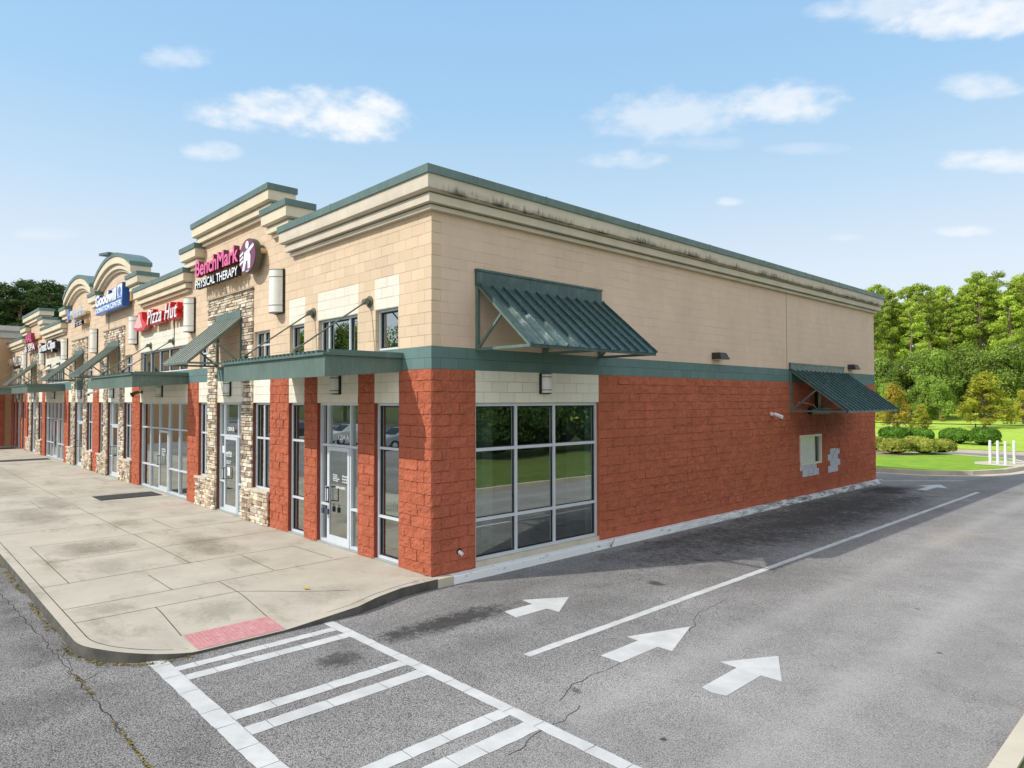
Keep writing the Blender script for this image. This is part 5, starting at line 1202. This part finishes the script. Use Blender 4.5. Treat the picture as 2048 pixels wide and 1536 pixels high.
# ------------------------------------------------------------------ across the lane and the parking area (seen in the glass)
rp = make_tree('broad', 500, M_broad, (21, 14, -.1), 'leafy tree on the verge, mirrored in the left of the big side window', 'verge trees mirrored in the side window', 'leafy_tree', 9)
for k, (x, y, s) in enumerate(((22,19,1.1),(20,24,.95),(24,28,1.15),(21,33,1.0),(25,38,1.2),(22,44,1.1),(27,50,1.3),(24,9,1.0))):
    l = 'leafy tree on the verge across the lane, %s away from the crossing' % ords[k+1]
    o = copy_tree(rp); o.location = (x, y, -.1); o.scale = (s,)*3; o.rotation_euler = (0,0,x); o['label'] = l
for k in range(9):
    x, y, r = 18.3+.9*math.sin(k*2.1), 11+3.1*k, 2.05+.25*math.sin(k*1.7)
    bush(x, y, r, r, 3.5+.5*math.sin(k*3.3), M_darkl, '%s tall dark shrub on the verge across the lane, counted from the crossing' % ords[k], 450+k)
lot = [make_tree('broad', 510, M_broad, (-30, -46, -.1), 'leafy tree across the parking area, mirrored in the corner shop glass', 'trees across the parking area', 'leafy_tree', 11)]
for k, (x, y, s) in enumerate(((-37,-48,1.1),(-44,-46,1.2),(-52,-49,1.2),(-60,-46,1.1),(-69,-48,1.3),(-79,-46,1.3),(-90,-49,1.4),(-103,-46,1.4),(-118,-49,1.5),(-135,-46,1.6),(-155,-48,1.7),(-178,-47,1.8))):
    o = copy_tree(lot[0]); o.location = (x, y, -.1); o.scale = (s,)*3; o.rotation_euler = (0,0,k*1.3); o['label'] = 'leafy tree across the parking area, %s from the road end' % ords[k+1]
def car(loc, rot, col, label):
    T = proto('parked_car', loc, label, 'car', 'cars parked opposite the shops'); T.rotation_euler = (0,0,rot)
    paint = Mat('car_paint_'+col[0], .25, .2, .6); paint.color(col[1]); paint.b.inputs['Coat Weight'].default_value = .6
    prof = [(-2.25,.35),(-2.28,.75),(-2.1,.98),(-1.5,1.02),(-.85,1.42),(.55,1.46),(1.25,1.02),(2.05,.88),(2.28,.7),(2.28,.35)]
    mb = MB(); n = len(prof); vs = []
    for x, z in prof: 
        w_ = .88 if z < 1.1 else .68
        vs += [(x,-w_,z),(x,w_,z)]
    mb.add(vs, [(2*i,2*i+2,2*i+3,2*i+1) for i in range(n-1)]+[tuple(range(0,2*n,2))[::-1], tuple(range(1,2*n,2))]+[(0,1,2*n-1,2*n-2)]); mb.build('body', paint.m, T, bevel=.05)
    mb = MB()
    for s in (-1,1): mb.add([(-1.35,s*.86,1.05),(1.1,s*.86,1.05),(.5,s*.70,1.40),(-.8,s*.70,1.38)], [(0,1,2,3)])
    mb.add([(1.27,-.7,1.03),(1.27,.7,1.03),(.62,.6,1.44),(.62,-.6,1.44)], [(0,1,2,3)]); mb.add([(-1.5,-.7,1.04),(-1.5,.7,1.04),(-.9,.6,1.40),(-.9,-.6,1.40)], [(0,3,2,1)]); mb.build('window', K_blk, T)
    for x in (-1.4,1.4):
        for y in (-.8,.8):
            mb = MB(); mb.tube((x,y-.1,.33),(x,y+.1,.33),.33,18); wl_ = mb.build('wheel', K_blk, T); mb = MB(); mb.tube((x,y-.105,.33),(x,y+.105,.33),.19,12); mb.build('rim', M_alu, wl_)
    for y in (-.65,.65): mb = MB(); mb.box(2.2,2.29,y-.18,y+.18,.62,.76); mb.build('headlight', M_diff, T)
for k, (x, y, c, l) in enumerate(((-24,-19,('white',(.75,.75,.75)),'white car parked opposite the shops, nearest the crossing'),(-29,-19,('silver',(.45,.47,.5)),'silver car parked opposite the shops'),(-36,-19,('white2',(.72,.72,.70)),'white car parked between the silver and the dark car'),(-44,-19.3,('dark',(.03,.04,.06)),'dark car parked opposite the shops'),(-52,-19,('red',(.35,.03,.03)),'red car parked opposite the shops'))):
    car((x, y, ZA), math.pi/2, c, l)
